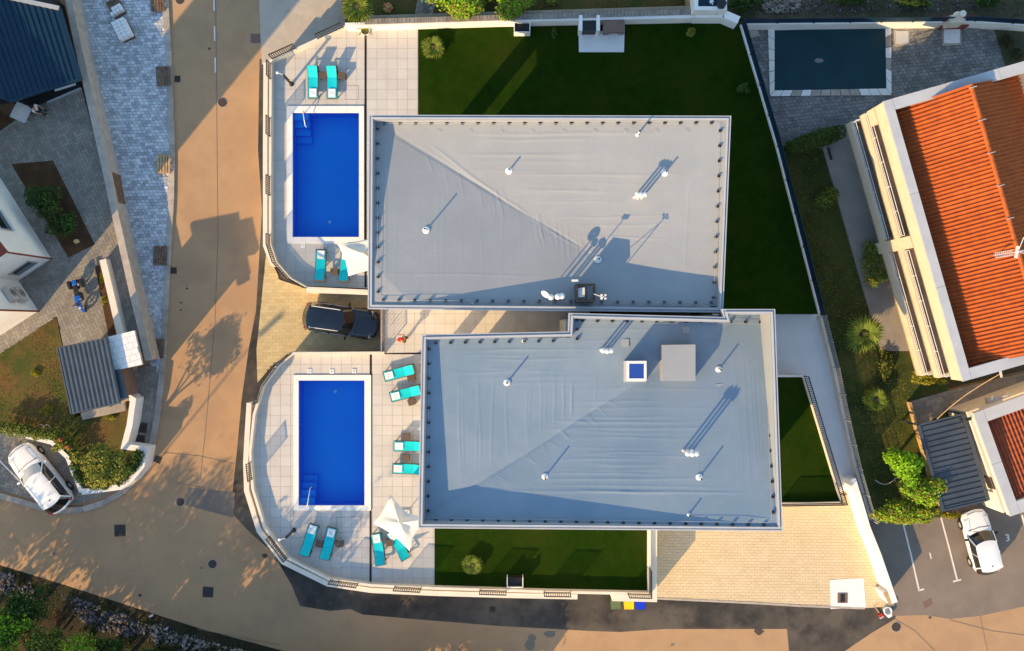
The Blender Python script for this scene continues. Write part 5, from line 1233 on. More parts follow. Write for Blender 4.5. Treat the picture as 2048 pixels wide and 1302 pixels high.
def shower(bx, by, hx, hy, label):
    b = P(bx, by, PL); r = thing('solar_shower', label, 'outdoor shower', (b.x, b.y, PL)); mb = MB()
    mb.lathe((b.x, b.y, PL), [(.14,0),(.14,.03),(.085,.04),(.085,2.0),(.07,2.12),(.02,2.16)], 18); mb.build('column', M['black'], r)
    d = Vector((hx, hy, 0)).normalized(); mb = MB(); t = Vector((b.x, b.y, PL+2.1)); mb.tube([t, t+Vector((0,0,.12))+d*.1, t+Vector((0,0,.1))+d*.38], .018, 6); e = t+Vector((0,0,.02))+d*.40; mb.lathe(e, [(.09,0),(.09,.03),(.02,.07)], 14); mb.build('shower_head', M['chrome'], r)
    mb = MB(); mb.beam((b.x+.1,b.y-.02,PL+1.0), (b.x+.22,b.y-.02,PL+1.02), .04, .03); mb.build('tap', M['yellow'], r)
shower(583.5,168.5,-1,.4,'black column outdoor shower above the upper pool'); shower(588,1060,-1,-.3,'black column outdoor shower below the lower pool')
# potted palm on the wall
p = P(729,58,1.5); pp = thing('potted_palm', 'palm in a round pale pot at the top of the drain line', 'potted plant', (p.x, p.y, PL+.0)); mb = MB(); mb.lathe((p.x, p.y, PL), [(.18,0),(.28,.40),(.31,.42),(.27,.44),(.24,.36),(.02,.35)], 20); mb.build('pot', M['white'], pp)
mb = MB(); mb.lathe((p.x, p.y, PL+.34), [(.25,0),(.2,.04),(.02,.05)], 14); mb.build('soil', M['soil'], pp)
for i in range(7): mb = MB(); frond(mb, (p.x, p.y, PL+.5), i*.9+1.2, .6, .3, .2, .04, 7, .3); mb.build('frond', M['leaf_palm'], pp)
# square beige parasol and laundry basket in the shaded courtyard
sp = thing('square_table', 'beige square table top in the shaded courtyard below the blue roof', 'table', P(41,225,0)); mb = MB(); q = PP([(35,204),(63,216),(48,245),(20,233)], .9); mb.prism(q, .84, .9, bottom=True); mb.build('table_top', M['acmetal'], sp)
mb = MB(); mb.beam((*q[0],.87), (*q[1],.87), .05, .1); mb.beam((*q[1],.87), (*q[2],.87), .05, .1); mb.beam((*q[2],.87), (*q[3],.87), .05, .1); mb.beam((*q[3],.87), (*q[0],.87), .05, .1); mb.build('rim', M['flashw'], sp)
for x, y in ((35,208),(59,217),(46,240),(24,231)): p = P(x, y, .9); mb = MB(); mb.beam((p.x, p.y, 0), (p.x, p.y, .85), .05, .05); mb.build('leg', M['flashw'], sp)
# ================================================================ people
def skin_mesh(name, verts, edges, radii, m, parent, root_i=0, sub=2):
    me = bpy.data.meshes.new(name); off = root_loc(parent); me.from_pydata([tuple(Vector(v)-off) for v in verts], edges, [])
    o = bpy.data.objects.new(name, me); C.objects.link(o); s = o.modifiers.new('skin', 'SKIN'); s.use_smooth_shade = True
    for i, r in enumerate(radii): me.skin_vertices[0].data[i].radius = (r, r) if not isinstance(r, tuple) else r
    me.skin_vertices[0].data[root_i].use_root = True
    ss = o.modifiers.new('sub', 'SUBSURF'); ss.levels = sub; ss.render_levels = sub
    dg = bpy.context.evaluated_depsgraph_get(); m2 = bpy.data.meshes.new_from_object(o.evaluated_get(dg)); bpy.data.objects.remove(o); m2.name = name
    m2.materials.clear(); m2.materials.append(m); n = bpy.data.objects.new(name, m2); C.objects.link(n); n.parent = parent; return n
M['skin'] = mat('skin', (.50,.28,.19), None, .6, fine=.02); M['shirt'] = mat('sand_shirt', (.50,.36,.22), (.42,.30,.19), .9, 8, fine=.05, coord='obj'); M['trousers'] = mat('dark_trousers', (.04,.04,.05), None, .9); M['redcloth'] = mat('red_cap_cloth', (.50,.03,.02), None, .8)
M['whitecloth'] = mat('white_cloth', (.75,.75,.78), None, .9); M['hair'] = mat('dark_hair', (.02,.012,.010), None, .8)
def person(x, y, z, face, label, shirt, trousers, cap, sit=False, reach=0.5):
    f = Vector((math.cos(face), math.sin(face), 0)); s = Vector((-f.y, f.x, 0)); o = Vector((x, y, z)); r = thing('person', label, 'person', (x, y, z)); U = Vector((0,0,1))
    hip = .95 if not sit else .52
    def q(a, b, c): return o+f*a+s*b+U*c
    sh = hip+.50
    V = [q(0,0,hip), q(0,0,hip+.22), q(.01,0,hip+.42), q(.02,0,sh+.06), q(.03,0,sh+.13), q(.04,0,sh+.25), q(.04,0,sh+.36)]; E = [(0,1),(1,2),(2,3),(3,4),(4,5),(5,6)]; R_ = [.135,.12,.145,.07,.055,.10,.075]
    for sg in (-1, 1):
        k = len(V); V += [q(.01,sg*.17,sh-.03), q(.02+reach*.1,sg*.24,sh-.28), q(.08+reach*.30,sg*.20,sh-.40), q(.12+reach*.42,sg*.17,sh-.38)]; E += [(2,k),(k,k+1),(k+1,k+2),(k+2,k+3)]; R_ += [.065,.048,.034,.036]
        for j in range(5):
            w = len(V); a = (j-2)*.022; L_ = (.05,.075,.085,.078,.06)[j]; base = q(.12+reach*.42+.03,sg*.17+a,sh-.385); tip = q(.12+reach*.42+.03+L_*.7,sg*.17+a*1.5+(.03*-sg if j == 0 else 0),sh-.40-L_*.3)
            V += [base, tip]; E += [(k+3,w),(w,w+1)]; R_ += [.010,.008]
        k = len(V)
        if sit: V += [q(.05,sg*.10,hip-.02), q(.44,sg*.13,hip), q(.42,sg*.13,.10), q(.56,sg*.14,.05)]
        else: V += [q(0,sg*.09,hip-.06), q(.06 if sg > 0 else -.02,sg*.10,.50), q(.02 if sg > 0 else -.16,sg*.10,.09), q(.20 if sg > 0 else .02,sg*.11,.045)]
        E += [(0,k),(k,k+1),(k+1,k+2),(k+2,k+3)]; R_ += [.095,.065,.045,.042]
    skin_mesh('body', V, E, R_, M['skin'], r, 0, 1)
    V2 = [q(0,0,hip+.02), q(0,0,hip+.22), q(.01,0,hip+.43)]; E2 = [(0,1),(1,2)]; R2_ = [.15,.135,.16]
    for sg in (-1, 1): k = len(V2); V2 += [q(.01,sg*.17,sh-.03), q(.02+reach*.08,sg*.235,sh-.22)]; E2 += [(2,k),(k,k+1)]; R2_ += [.08,.068]
    skin_mesh('shirt', V2, E2, R2_, shirt, r, 0, 1)
    V3 = [q(0,0,hip)]; E3 = []; R3 = [.148]
    for sg in (-1, 1):
        k = len(V3)
        if sit: V3 += [q(.05,sg*.10,hip-.02), q(.44,sg*.13,hip), q(.42,sg*.13,.14)]
        else: V3 += [q(0,sg*.09,hip-.06), q(.06 if sg > 0 else -.02,sg*.10,.50), q(.02 if sg > 0 else -.15,sg*.10,.13)]
        E3 += [(0,k),(k,k+1),(k+1,k+2)]; R3 += [.105,.078,.062]
    skin_mesh('trousers', V3, E3, R3, trousers, r, 0, 1)
    h = q(.03,0,sh+.33); mb = MB(); mb.lathe(h-Vector((0,0,.03)), [(.112,0),(.110,.05),(.085,.10),(.04,.125),(.005,.13)], 16)
    if cap is M['redcloth']: mb.box(h+f*.13, (.12,.15,.015), face)
    mb.build('cap' if cap is M['redcloth'] else 'hair', cap, r, smooth=False)
    mb = MB(); e = h+f*.095-U*.06
    for sg in (-1, 1): mb.box(e+s*sg*.035, (.02,.022,.012), face)
    mb.build('eyes', M['hair'], r)
    mb = MB(); mb.box(h+f*.115-U*.085, (.03,.025,.035), face); mb.box(h+f*.098-U*.125, (.015,.05,.010), face)
    for sg in (-1, 1): mb.box(h+s*sg*.105-U*.08+f*.0, (.03,.015,.05), face)
    mb.build('nose_mouth_ears', M['skin'], r)
    return r
p = P(808,678,PL+.9); pr = person(p.x, p.y, PL, math.radians(165), 'person in a red cap and sand coloured top walking on the beige terrace', M['shirt'], M['trousers'], M['redcloth'])
mb = MB(); mb.box((p.x-.26,p.y-.02,PL+1.05), (.22,.2,.28), .4); o = mb.build('bag', M['redcloth']); o['label'] = 'red bag in the arms of the person walking on the beige terrace'; o['category'] = 'bag'
p = P(70,217,.8); person(p.x, p.y, 0, math.radians(-20), 'seated person in a white shirt beside the square table in the shade', M['whitecloth'], M['trousers'], M['hair'], sit=True)
p = P(69,219,.3); ch = thing('chair', 'dark chair under the seated person by the square table', 'chair', (p.x, p.y, 0)); mb = MB(); mb.box((p.x, p.y, .38), (.44,.44,.04)); mb.build('seat', M['rattan'], ch)
for sx in (-1, 1):
    for sy in (-1, 1): mb = MB(); mb.beam((p.x+sx*.18,p.y+sy*.18,0), (p.x+sx*.18,p.y+sy*.18,.38), .035, .035); mb.build('leg', M['rattan'], ch)
# ================================================================ cars
def car(label, loc, rz, L, W, Hh, paint, spec):
    r = thing('parked_car', label, 'car', (0,0,0))
    hb, wf, rf, rr_, wr, belt = spec['hood'], spec['wf'], spec['rf'], spec['rr'], spec['wr'], spec['belt']    # x positions: windscreen base/roof front/roof rear/rear glass base
    n = 30; xs = [(-L/2)*math.cos(math.pi*i/(n-1)) for i in range(n)]; rings = []
    def hw_(x): t = abs(2*x/L); return W/2*(1-.07*t**3-.16*t**10)
    def top(x):
        if x > wf: t = (L/2-x)/(L/2-wf); return lerp(hb-.20, belt, min(1, t)**.42)
        if x < wr: t = (x+L/2)/max(.01, wr+L/2); return lerp(belt-.18, belt+.02, min(1, t)**.4)
        return belt
    for x in xs:
        w = hw_(x); z = top(x); e = 1-abs(2*x/L)**14*.35; b = .24+.14*abs(2*x/L)**6
        rings.append([(x,-w*.90,b),(x,-w*.99,b+.16),(x,-w,.58),(x,-w*.985,z-.16),(x,-w*.93,z-.035),(x,-w*.72,z+.012),(x,-w*.35,z+.035),(x,0,z+.042),(x,w*.35,z+.035),(x,w*.72,z+.012),(x,w*.93,z-.035),(x,w*.985,z-.16),(x,w,.58),(x,w*.99,b+.16),(x,w*.90,b)])
    rings = [[(x_+math.copysign(.36*(1-min(1, abs(y_)/(W*.5))**2.4)*abs(2*x_/L)**6, x_)*1.0-math.copysign(.26*abs(2*x_/L)**6, x_), y_, z_) for x_, y_, z_ in rg] for rg in rings]
    m = len(rings[0]); mb = MB(); fs = [(i*m+j, (i+1)*m+j, (i+1)*m+(j+1) % m, i*m+(j+1) % m) for i in range(n-1) for j in range(m)]; fs += [tuple(range(m)), tuple((n-1)*m+j for j in range(m-1, -1, -1))]
    mb.add([v for rg in rings for v in rg], fs); body = mb.build('body', paint, r, smooth=True, loc=(0,0,0)); ss = body.modifiers.new('s', 'SUBSURF'); ss.levels = 1; ss.render_levels = 1
    wb, wt = W*.455, W*spec.get('roofw', .375); bf, br = spec.get('bulge', .28), .26
    def outl(xf, xr, w, bf, br, z):
        pts = []
        for i in range(7): t = -1+2*i/6; pts.append((xf+bf*(1-t*t), t*w, z))
        for i in range(1, 7): pts.append((lerp(xf, xr, i/7), w*(1+.035*math.sin(math.pi*i/7)), z))
        for i in range(7): t = 1-2*i/6; pts.append((xr-br*(1-t*t), t*w, z))
        for i in range(1, 7): pts.append((lerp(xr, xf, i/7), -w*(1+.035*math.sin(math.pi*i/7)), z))
        return pts
    lo = outl(wf-.05, wr+.02, wb, bf, br, belt-.02); hi = outl(rf, rr_, wt, bf*.6, br*.5, Hh-.07); N_ = len(lo); mb = MB(); rows = 4; vs = []
    for k in range(rows+1):
        t = k/rows
        for a, b in zip(lo, hi): v = Vector(a).lerp(Vector(b), t); v.y *= 1+.02*math.sin(math.pi*t); vs.append(v)
    mb.add(vs, [(k*N_+i, k*N_+(i+1) % N_, (k+1)*N_+(i+1) % N_, (k+1)*N_+i) for k in range(rows) for i in range(N_)]); mb.build('windows', M['carglass'], r, smooth=True)
    if spec.get('shade'):  # pale panel over the windscreen, reflected sky painted as colour
        q = MB(); vv = []
        for k_ in range(rows+1):
            for i_ in range(7): v = vs[k_*N_+i_]; vv.append((v.x+.014, v.y*.93, v.z+.014))
        q.add(vv, [(k_*7+i_, k_*7+i_+1, (k_+1)*7+i_+1, (k_+1)*7+i_) for k_ in range(rows) for i_ in range(6)]); q.build('windscreen_sky_glare', M['headlight'], r, smooth=True)
    # roof: crowned panel
    ro = outl(rf+.03, rr_-.04, wt+.015, bf*.6, br*.5, Hh-.075); vs = []; cr = 5
    for k in range(cr+1):
        t = k/cr
        for x, y, z in ro: cx = (rf+rr_)/2; vs.append((lerp(cx, x, t) if t > 0 else cx, y*t, Hh-.075*t**3.2))
    mb = MB(); mb.add(vs, [(k*N_+i, k*N_+(i+1) % N_, (k+1)*N_+(i+1) % N_, (k+1)*N_+i) for k in range(cr) for i in range(N_)])
    mb.add([(x, y, z) for x, y, z in ro]+[(x, y, z-.06) for x, y, z in ro], [(i, (i+1) % N_, N_+(i+1) % N_, N_+i) for i in range(N_)]); mb.build('roof', paint, r, smooth=True)
    # pillars
    mb = MB()
    for i, w_ in ((0,.07),(6,.07),(13-1,.09),(19,.09)): 
        a, b = Vector(lo[i]), Vector(hi[i]); o = Vector((0, math.copysign(.008, a.y), .008)); mb.beam(a+o, b+o, w_, .05)
    for t in spec.get('pill', (.5,)):
        i = 6+round(t*6); j = (N_-round(t*6)) % N_
        for ii in (i, j): a, b = Vector(lo[ii]), Vector(hi[ii]); o = Vector((0, math.copysign(.008, a.y), 0)); mb.beam(a+o, b+o, .07, .04)
    mb.build('pillars', paint if spec.get('pp', True) else M['black'], r)
    mb = MB()
    for sg in (-1, 1): mb.tube([(wf+.12, sg*W*.462, belt-.03), ((wf+wr)/2, sg*W*.478, belt-.01), (wr+.05, sg*W*.465, belt)], .014, 5)
    mb.build('window_trim', M['black'] if spec.get('rails') is None else M['chrome'], r)
    if spec.get('rails'):
        for sg in (-1, 1): mb = MB(); mb.tube([(rf-.08, sg*wt*.93, Hh-.03), (rf-.2, sg*wt*.95, Hh+.03), (rr_+.2, sg*wt*.95, Hh+.03), (rr_+.08, sg*wt*.93, Hh-.03)], .022, 6); mb.build('roof_rail', M['chrome'], r)
    for sg in (-1, 1):
        mb = MB(); mb.box((wf-.18, sg*(W/2+.09), belt+.06), (.12,.19,.13), -sg*.2); mb.beam((wf-.14, sg*W*.46, belt), (wf-.18, sg*(W/2+.05), belt+.03), .04, .04); mb.build('wing_mirror', M['black'] if spec.get('bm') else paint, r)
        mb = MB(); x0 = L/2-.10; mb.add([(x0-.02, sg*W*.22, hb-.20), (x0-.22, sg*W*.43, hb-.20), (x0-.42, sg*W*.455, hb-.12), (x0-.30, sg*W*.30, hb-.09)], [(0,1,2,3)]); vsn = mb.v; mb.v = [(a, b, c+.035) for a, b, c in vsn]; mb.build('headlight', M['headlight'], r)
        mb = MB(); x0 = -L/2; mb.box((x0+.20, sg*W*.385, belt-.10), (.22,.15,.18), sg*.5); mb.build('taillight', M['taillight'], r)
        for xx in (L*.305, -L*.30):
            mb = MB(); mb.tube([(xx, sg*(W/2-.22), .33), (xx, sg*(W/2+.012), .33)], .335, 20); w = mb.build('wheel', M['tyre'], r); mb = MB(); mb.tube([(xx, sg*(W/2), .33), (xx, sg*(W/2+.018), .33)], .17, 14); mb.build('rim', M['flash'], w)
    mb = MB(); mb.box((0,0,.26), (L*.86,W*.8,.16)); mb.build('underbody', M['black'], r)
    mb = MB(); mb.tube([(wf+bf+.04, -W*.40, belt+.005), (wf+bf+.13, 0, belt+.02), (wf+bf+.04, W*.40, belt+.005)], .02, 5); mb.tube([(L/2-.14,-W*.3,hb-.08),(L/2-.05,0,hb-.06),(L/2-.14,W*.3,hb-.08)], .016, 5)
    for sg in (-1, 1): mb.tube([(wf+bf, sg*W*.33, belt+.015), (L/2-.35, sg*W*.26, hb-.045)], .007, 4)
    mb.tube([(wf+.02, -W*.2, belt+.05), (wf+bf-.05, W*.25, belt+.02)], .012, 4); mb.build('seams', M['black'], r)
    mb = MB(); mb.lathe((rr_+.18, 0, Hh-.02), [(.05,0),(.02,.06),(.005,.09)], 6); mb.build('roof_aerial', M['black'], r)
    mb = MB(); mb.box((-L/2+.02, 0, .72), (.02,.5,.11)); mb.build('number_plate', M['whitepipe'], r)
    r.location = loc; r.rotation_euler = (0,0,rz); return r
p = P(687,641,ST); car('black car with silver roof rails parked nose to the villa in the paved driveway', (p.x, p.y, -.93), math.radians(-8), 4.65, 1.92, 1.70, M['carblack'], dict(hood=1.0, wf=.62, rf=.10, rr=-1.85, wr=-2.12, belt=1.02, rails=True, bm=True, pill=(.5,.82), bulge=.34, roofw=.36))
p = P(93,953,ST); car('white car parked beside the hedge at the lower left', (p.x, p.y, -.93), math.radians(129), 4.75, 1.95, 1.62, M['carwhite'], dict(hood=1.0, wf=.72, rf=.12, rr=-1.75, wr=-2.12, belt=1.0, rails=True, shade=True, pill=(.45,), bulge=.34, roofw=.345))  # shade turns on the pale panel painted as sky reflection
p = P(1951,1078,ST); car('white hatchback parked in the marked bay beside the carport at lower right', (p.x, p.y, ST+.006), math.radians(104.5), 4.0, 1.72, 1.46, M['carwhite'], dict(hood=.93, wf=.58, rf=.0, rr=-1.60, wr=-1.86, belt=.90, bm=True, pill=(.5,), bulge=.26))
# motorcycle
mc = thing('motorcycle', 'blue and black touring motorcycle with side cases parked on the courtyard', 'motorcycle', (0,0,0))
def torus(mb, c, R, r_, ax, n=20, k=8):
    mb.tube([(c[0]+R*math.cos(t)*ax.x, c[1]+R*math.cos(t)*ax.y, c[2]+R*math.sin(t)) for t in np.linspace(0, 2*math.pi, n+1)], r_, k, cap=False)
fw = Vector((1,0,0)); st_ = Vector((math.cos(.55), math.sin(.55), 0))
for c, ax, nm in (((-.75,0,.31), fw, 'rear'), ((.78,0,.31), st_, 'front')):
    mb = MB(); torus(mb, c, .25, .07, ax); w = mb.build('wheel', M['tyre'], mc, loc=(0,0,0)); mb = MB()
    s_ = Vector((-ax.y, ax.x, 0)); mb.tube([Vector(c)-s_*.06, Vector(c)+s_*.06], .06, 10)
    for k in range(6): t = k*math.pi/3; mb.beam(c, (c[0]+.24*math.cos(t)*ax.x, c[1]+.24*math.cos(t)*ax.y, c[2]+.24*math.sin(t)), .02, .02)
    mb.build('rim', M['chrome'], w)
def blob_box(nm, m, c, d, rz=0, lvl=2):
    mb = MB(); mb.box(c, d, rz); o = mb.build(nm, m, mc, smooth=True); b = o.modifiers.new('b', 'BEVEL'); b.width = min(d)*.28; b.segments = 3; return o
blob_box('engine', M['black'], (.05,0,.42), (.55,.40,.40)); blob_box('fuel_tank', M['bikeblue'], (.28,0,.86), (.56,.34,.26)); blob_box('seat', M['black'], (-.30,0,.84), (.78,.30,.12)); blob_box('tail', M['bikeblue'], (-.80,0,.86), (.34,.24,.12))
blob_box('side_case', M['black'], (-.72,.36,.66), (.52,.22,.36)); blob_box('side_case', M['black'], (-.72,-.36,.66), (.52,.22,.36)); blob_box('front_fender', M['bikeblue'], (.86,.04,.62), (.50,.16,.07), .55); blob_box('fairing', M['bikeblue'], (.60,0,.92), (.26,.40,.28))
mb = MB(); s_ = Vector((-st_.y, st_.x, 0)); h = Vector((.50,0,1.08)); mb.tube([h-s_*.42-st_*.10, h-s_*.2, h+s_*.2, h+s_*.42-st_*.10], .018, 6); mb.build('handlebar', M['black'], mc)
mb = MB()
for sg in (-1, 1): mb.tube([Vector((.78,0,.31))+s_*sg*.10, Vector((.52,0,1.02))+s_*sg*.10], .028, 8); mb.tube([h+s_*sg*.36, h+s_*sg*.34+Vector((0,0,.16))], .01, 5); mb.box(h+s_*sg*.36+Vector((0,0,.19)), (.04,.16,.09))
mb.build('fork', M['flash'], mc)
mb = MB(); mb.add([(.66,-.17,1.02),(.66,.17,1.02),(.52,.13,1.34),(.52,-.13,1.34),(.70,0,1.04),(.56,0,1.36)], [(0,4,5,3),(4,1,2,5)]); mb.build('windscreen', M['carglass'], mc)
mb = MB(); mb.tube([(.1,-.2,.28), (-.5,-.24,.30), (-.95,-.26,.42)], .05, 10); mb.build('exhaust', M['chrome'], mc)
mb = MB(); mb.box((.80,0,.80), (.1,.16,.12), .5); mb.build('headlight', M['headlight'], mc)
p = P(160,592,.3); mc.location = (p.x, p.y, 0); mc.rotation_euler = (math.radians(-4), 0, math.radians(-78))
# ================================================================ pallets and paver stacks
def pallet(px, py, z, rz, label, m, full=True, group='wooden pallets'):
    p = P(px, py, z+.14); r = thing('pallet', label, 'pallet', (0,0,0), 0, group)
    for k in range(5): mb = MB(); mb.box((-.36+.18*k, 0, .13+random.uniform(-.004,.004)), (.135 if k % 2 == 0 else .10, 1.2, .022), random.uniform(-.02,.02)); mb.build('deck_board', M[m], r)
    for y in (-.53, 0, .53): mb = MB(); mb.box((0, y, .108), (.8,.12,.02)); [mb.box((x, y, .06), (.10,.13,.08)) for x in (-.35, 0, .35)]; mb.box((0, y, .011), (.8,.10,.02)); mb.build('bearer', M[m], r)
    r.location = (p.x, p.y, z); r.rotation_euler = (0,0,rz); return r
pallet(326,152,-.86,.05,'dark weathered wooden pallet on the kerb beside the small drain grate','wood'); pallet(327,328,-.86,-.03,'pale sunlit wooden pallet at the tip of the lit cobbles','palewood'); pallet(320,511,-.86,-.03,'dark wooden pallet on the kerb beside loose paving stones','wood'); pallet(314,697,-.86,-.05,'dark wooden pallet at the narrow lower end of the cobbled lot','wood'); pallet(315,3,-.86,.04,'dark wooden pallet cut by the top edge of the picture','wood')  # the sunlit pallet gets paler wood, sunlight painted into its colour
def paver_stack(px, py, rz, label, nx, ny, layers, skip=()):
    p = P(px, py, -.9); pl_ = pallet(px, py, -.9, rz, label.replace('stack of pavers', 'wooden pallet under the pavers').replace('stacked', 'loaded'), 'wood', group='pallets under paving stones')
    r = thing('paver_stack', label, 'stack', (0,0,0), 0, 'stacks of new paving stones')
    for l in range(layers):
        for i in range(nx):
            for j in range(ny):
                if (i, j) in skip: continue
                if l < layers-1 and 0 < i < nx-1 and 0 < j < ny-1: continue
                w, h = .84/nx, 1.16/ny; mb = MB(); mb.box((-.42+w*(i+.5), -.58+h*(j+.5), .145+.1+.2*l/1-.0), (w-.02, h-.02, .196), random.uniform(-.02,.02)); mb.build('paver', M['passage'], r)
    r.location = (p.x, p.y, -.9); r.rotation_euler = (0,0,rz)
paver_stack(251,63,math.radians(26),'stack of pavers on a pallet, the full one lying lower in the lot',3,5,3)
paver_stack(232,15,math.radians(30),'half used stack of pavers on a pallet at the top of the lot',4,5,2,skip=[(i, j) for i in range(4) for j in (2,3,4)]+[(0,1)])
for i, (x, y, a, lb) in enumerate([(305,541,.3,'single loose paving stone below the pallet, topmost'),(307,547,.7,'loose paving stone just under the topmost one'),(309,554,.1,'loose paving stone third from the pallet'),(301,573,-.2,'loose paving stone lying apart on the left'),(313,563,1.4,'loose paving stone turned lengthwise'),(319,566,1.2,'loose paving stone nearest the kerb'),(293,613,.2,'loose paving stone at the left of the lower scatter'),(299,619,.5,'loose paving stone in the middle of the lower scatter'),(300,626,.0,'loose paving stone at the bottom of the scatter'),(226,147,.2,'loose paving stone alone near the middle of the lot'),(226,175,0,'loose paving stone below the lone one'),(232,190,.1,'loose paving stone tipped over a missing cobble')]):
    p = P(x, y, -.86); mb = MB(); mb.box((p.x, p.y, -.82), (.20,.26,.13), a); o = mb.build('paving_stone', M['bluepave']); o['label'] = lb; o['category'] = 'paving stone'; o['group'] = 'loose paving stones in the lot'
# ================================================================ plants
bush('bush', 92,398,0, 1.15,1.1,1.1, 2600, .075, [M['leaf_mid'], M['leaf_dark']], 'large dark green bush in the soil bed beside the white house', k=11)
bush('bush', 128,452,0, 1.0,.95,.9, 2000, .075, [M['leaf_mid'], M['leaf_dark']], 'dark green bush in the narrow lower half of the soil bed', k=9)
bush('flower_plant', 153,483,0, .22,.22,.2, 160, .05, [M['flowerw']], 'small cream flower plant at the tip of the soil bed', 'plant', k=3)
bush('planter_plant', 203,560,0, .18,.40,.2, 150, .06, [M['leaf_yellow']], 'yellow green plant in the narrow planter, upper', 'plant', k=3); bush('planter_plant', 209,600,0, .18,.42,.2, 170, .06, [M['leaf_yellow']], 'yellow green plant in the narrow planter, lower', 'plant', k=3)
tree_o = bush('olive_tree', 204,925,0, 1.6,1.6,1.4, 5200, .085, [M['leaf_olive']], 'olive green feathery tree at the kerb corner by the white car', 'tree', trunk=1.8, k=20, sc=.36)
def hedge(name, pts, z, w, h, n, leaf, mats, label, cat='hedge'):
    c = P(*pts[len(pts)//2], z); root = thing(name, label, cat, (c.x, c.y, z)); L_ = resample(PP(pts, z+h), .45); bl = []
    for q in L_: bl.append(((q.x+random.uniform(-.1,.1), q.y+random.uniform(-.1,.1), z+h*.5), (w*random.uniform(.75,1.2), w*random.uniform(.75,1.2), h*random.uniform(.6,.75))))
    mb = MB(); leaf_cloud(mb, bl, n, leaf, 0, nm=len(mats)); mb.build('leaves', mats, root)
    mb = MB(); [mb.tube([(q.x, q.y, z-.05), (q.x+.05, q.y, z+h*.6)], .03, 5) for q in L_]; mb.build('stems', M['bark'], root); return root
hedge('hedge', [(0,857),(40,862),(85,868),(118,872),(136,895)], 0, .42, 1.0, 3600, .07, [M['leaf_mid'], M['leaf_olive']], 'green hedge along the whitewashed wall above the white car')
hedge('hedge', [(143,915),(150,950),(166,968),(205,972)], 0, .40, .9, 2600, .07, [M['leaf_dark'], M['leaf_mid'], M['leaf_dark']], 'green hedge round the foot of the olive tree')
hedge('hedge', [(235,960),(262,935),(272,912)], 0, .40, .9, 1600, .07, [M['leaf_mid'], M['leaf_dark']], 'dark hedge piece inside the white wall corner by the kerb')
bush('flower_bush', 128,885,.2, .62,.62,.7, 1500, .07, [M['leaf_mid'], M['leaf_olive']], 'bush with red blossoms at the hedge corner', k=7, trunk=.3)
for x, y in ((122,879),(137,895)): bush('blossom', x, y, 1.75, .14,.14,.1, 60, .05, [M['flower']], 'red blossom cluster, '+('upper' if y < 885 else 'lower')+' one on the hedge corner bush', 'flower', k=2)
for x, y, s, lb in ((96,822,.5,'pale thin shrub on the brown lawn below the shed left side'),(222,835,.3,'small lime green shrub behind the shed'),(70,745,.35,'low green tuft on the upper part of the brown lawn')): bush('shrub', x, y, 0, s, s*.8, s*.6, 260, .05, [M['leaf_yellow']], lb, k=5, sc=.35)
# hose coil on the left lawn
p = P(88,856,.1); hc = MB()
for ox, R_ in ((-.22,.24),(.16,.22)): hc.tube([(p.x+ox+R_*math.cos(t), p.y+R_*.9*math.sin(t), .06+.02*math.sin(3*t)) for t in np.linspace(0,6.28,22)], .018, 5)
o = hc.build('hose', M['flash']); o['label'] = 'pale hose coil in two loops beside the hedge'; o['category'] = 'hose'
palm('palm', 713,14,.5, 2.4, 1.25, 26, 'dense palm by the wall at the top left corner of the terrace', fan=True)
bush('flower_bush', 776,18,.5, .35,.35,.35, 420, .06, [M['flowerw'], M['flower']], 'cream and pink flowering shrub in the neighbour garden', k=4)
bush('tree', 918,4,.5, 1.6,1.15,1.1, 3400, .10, [M['leaf_bright'], M['leaf_olive']], 'bright green tree right of the stone path at the top', 'tree', trunk=.8, k=12)
bush('tree', 1030,2,.5, 1.45,1.0,1.0, 3000, .10, [M['leaf_bright'], M['leaf_olive']], 'bright green tree further right along the top edge', 'tree', trunk=.8, k=11)
bush('shrub', 975,-8,.5, .8,.7,.7, 900, .09, [M['leaf_olive'], M['leaf_mid']], 'olive shrub between the two bright trees at the top', k=7)
bush('shrub', 1105,-4,.5, .6,.5,.5, 500, .08, [M['leaf_olive']], 'small olive shrub at the top edge right of the bright trees', k=5)
palm('young_palm', 866,94,PL, .35, .95, 13, 'young fan palm at the sunlit left end of the big lawn', fan=True)
palm('young_palm', 945,1131,PL, .35, .85, 15, 'young fan palm in the middle of the small lower lawn', fan=True)
bush('shrub', 1108,65,PL, .18,.36,.3, 200, .05, [M['leaf_mid']], 'thin small shrub on the dark lawn left of the pad', k=4); bush('shrub', 1381,67,PL, .32,.36,.3, 320, .05, [M['leaf_olive']], 'small yellowish shrub on the dark lawn right of the barbecue', k=4)
bush('shrub', 1488,176,PL, .42,.38,.35, 420, .06, [M['leaf_mid']], 'small green shrub near the dark fence of the big lawn', k=5)
bush('weed', 499,820,-1, .13,.2,.3, 90, .05, [M['leaf_yellow']], 'yellow weed growing at the outer wall of the lower pool', 'plant', k=2)
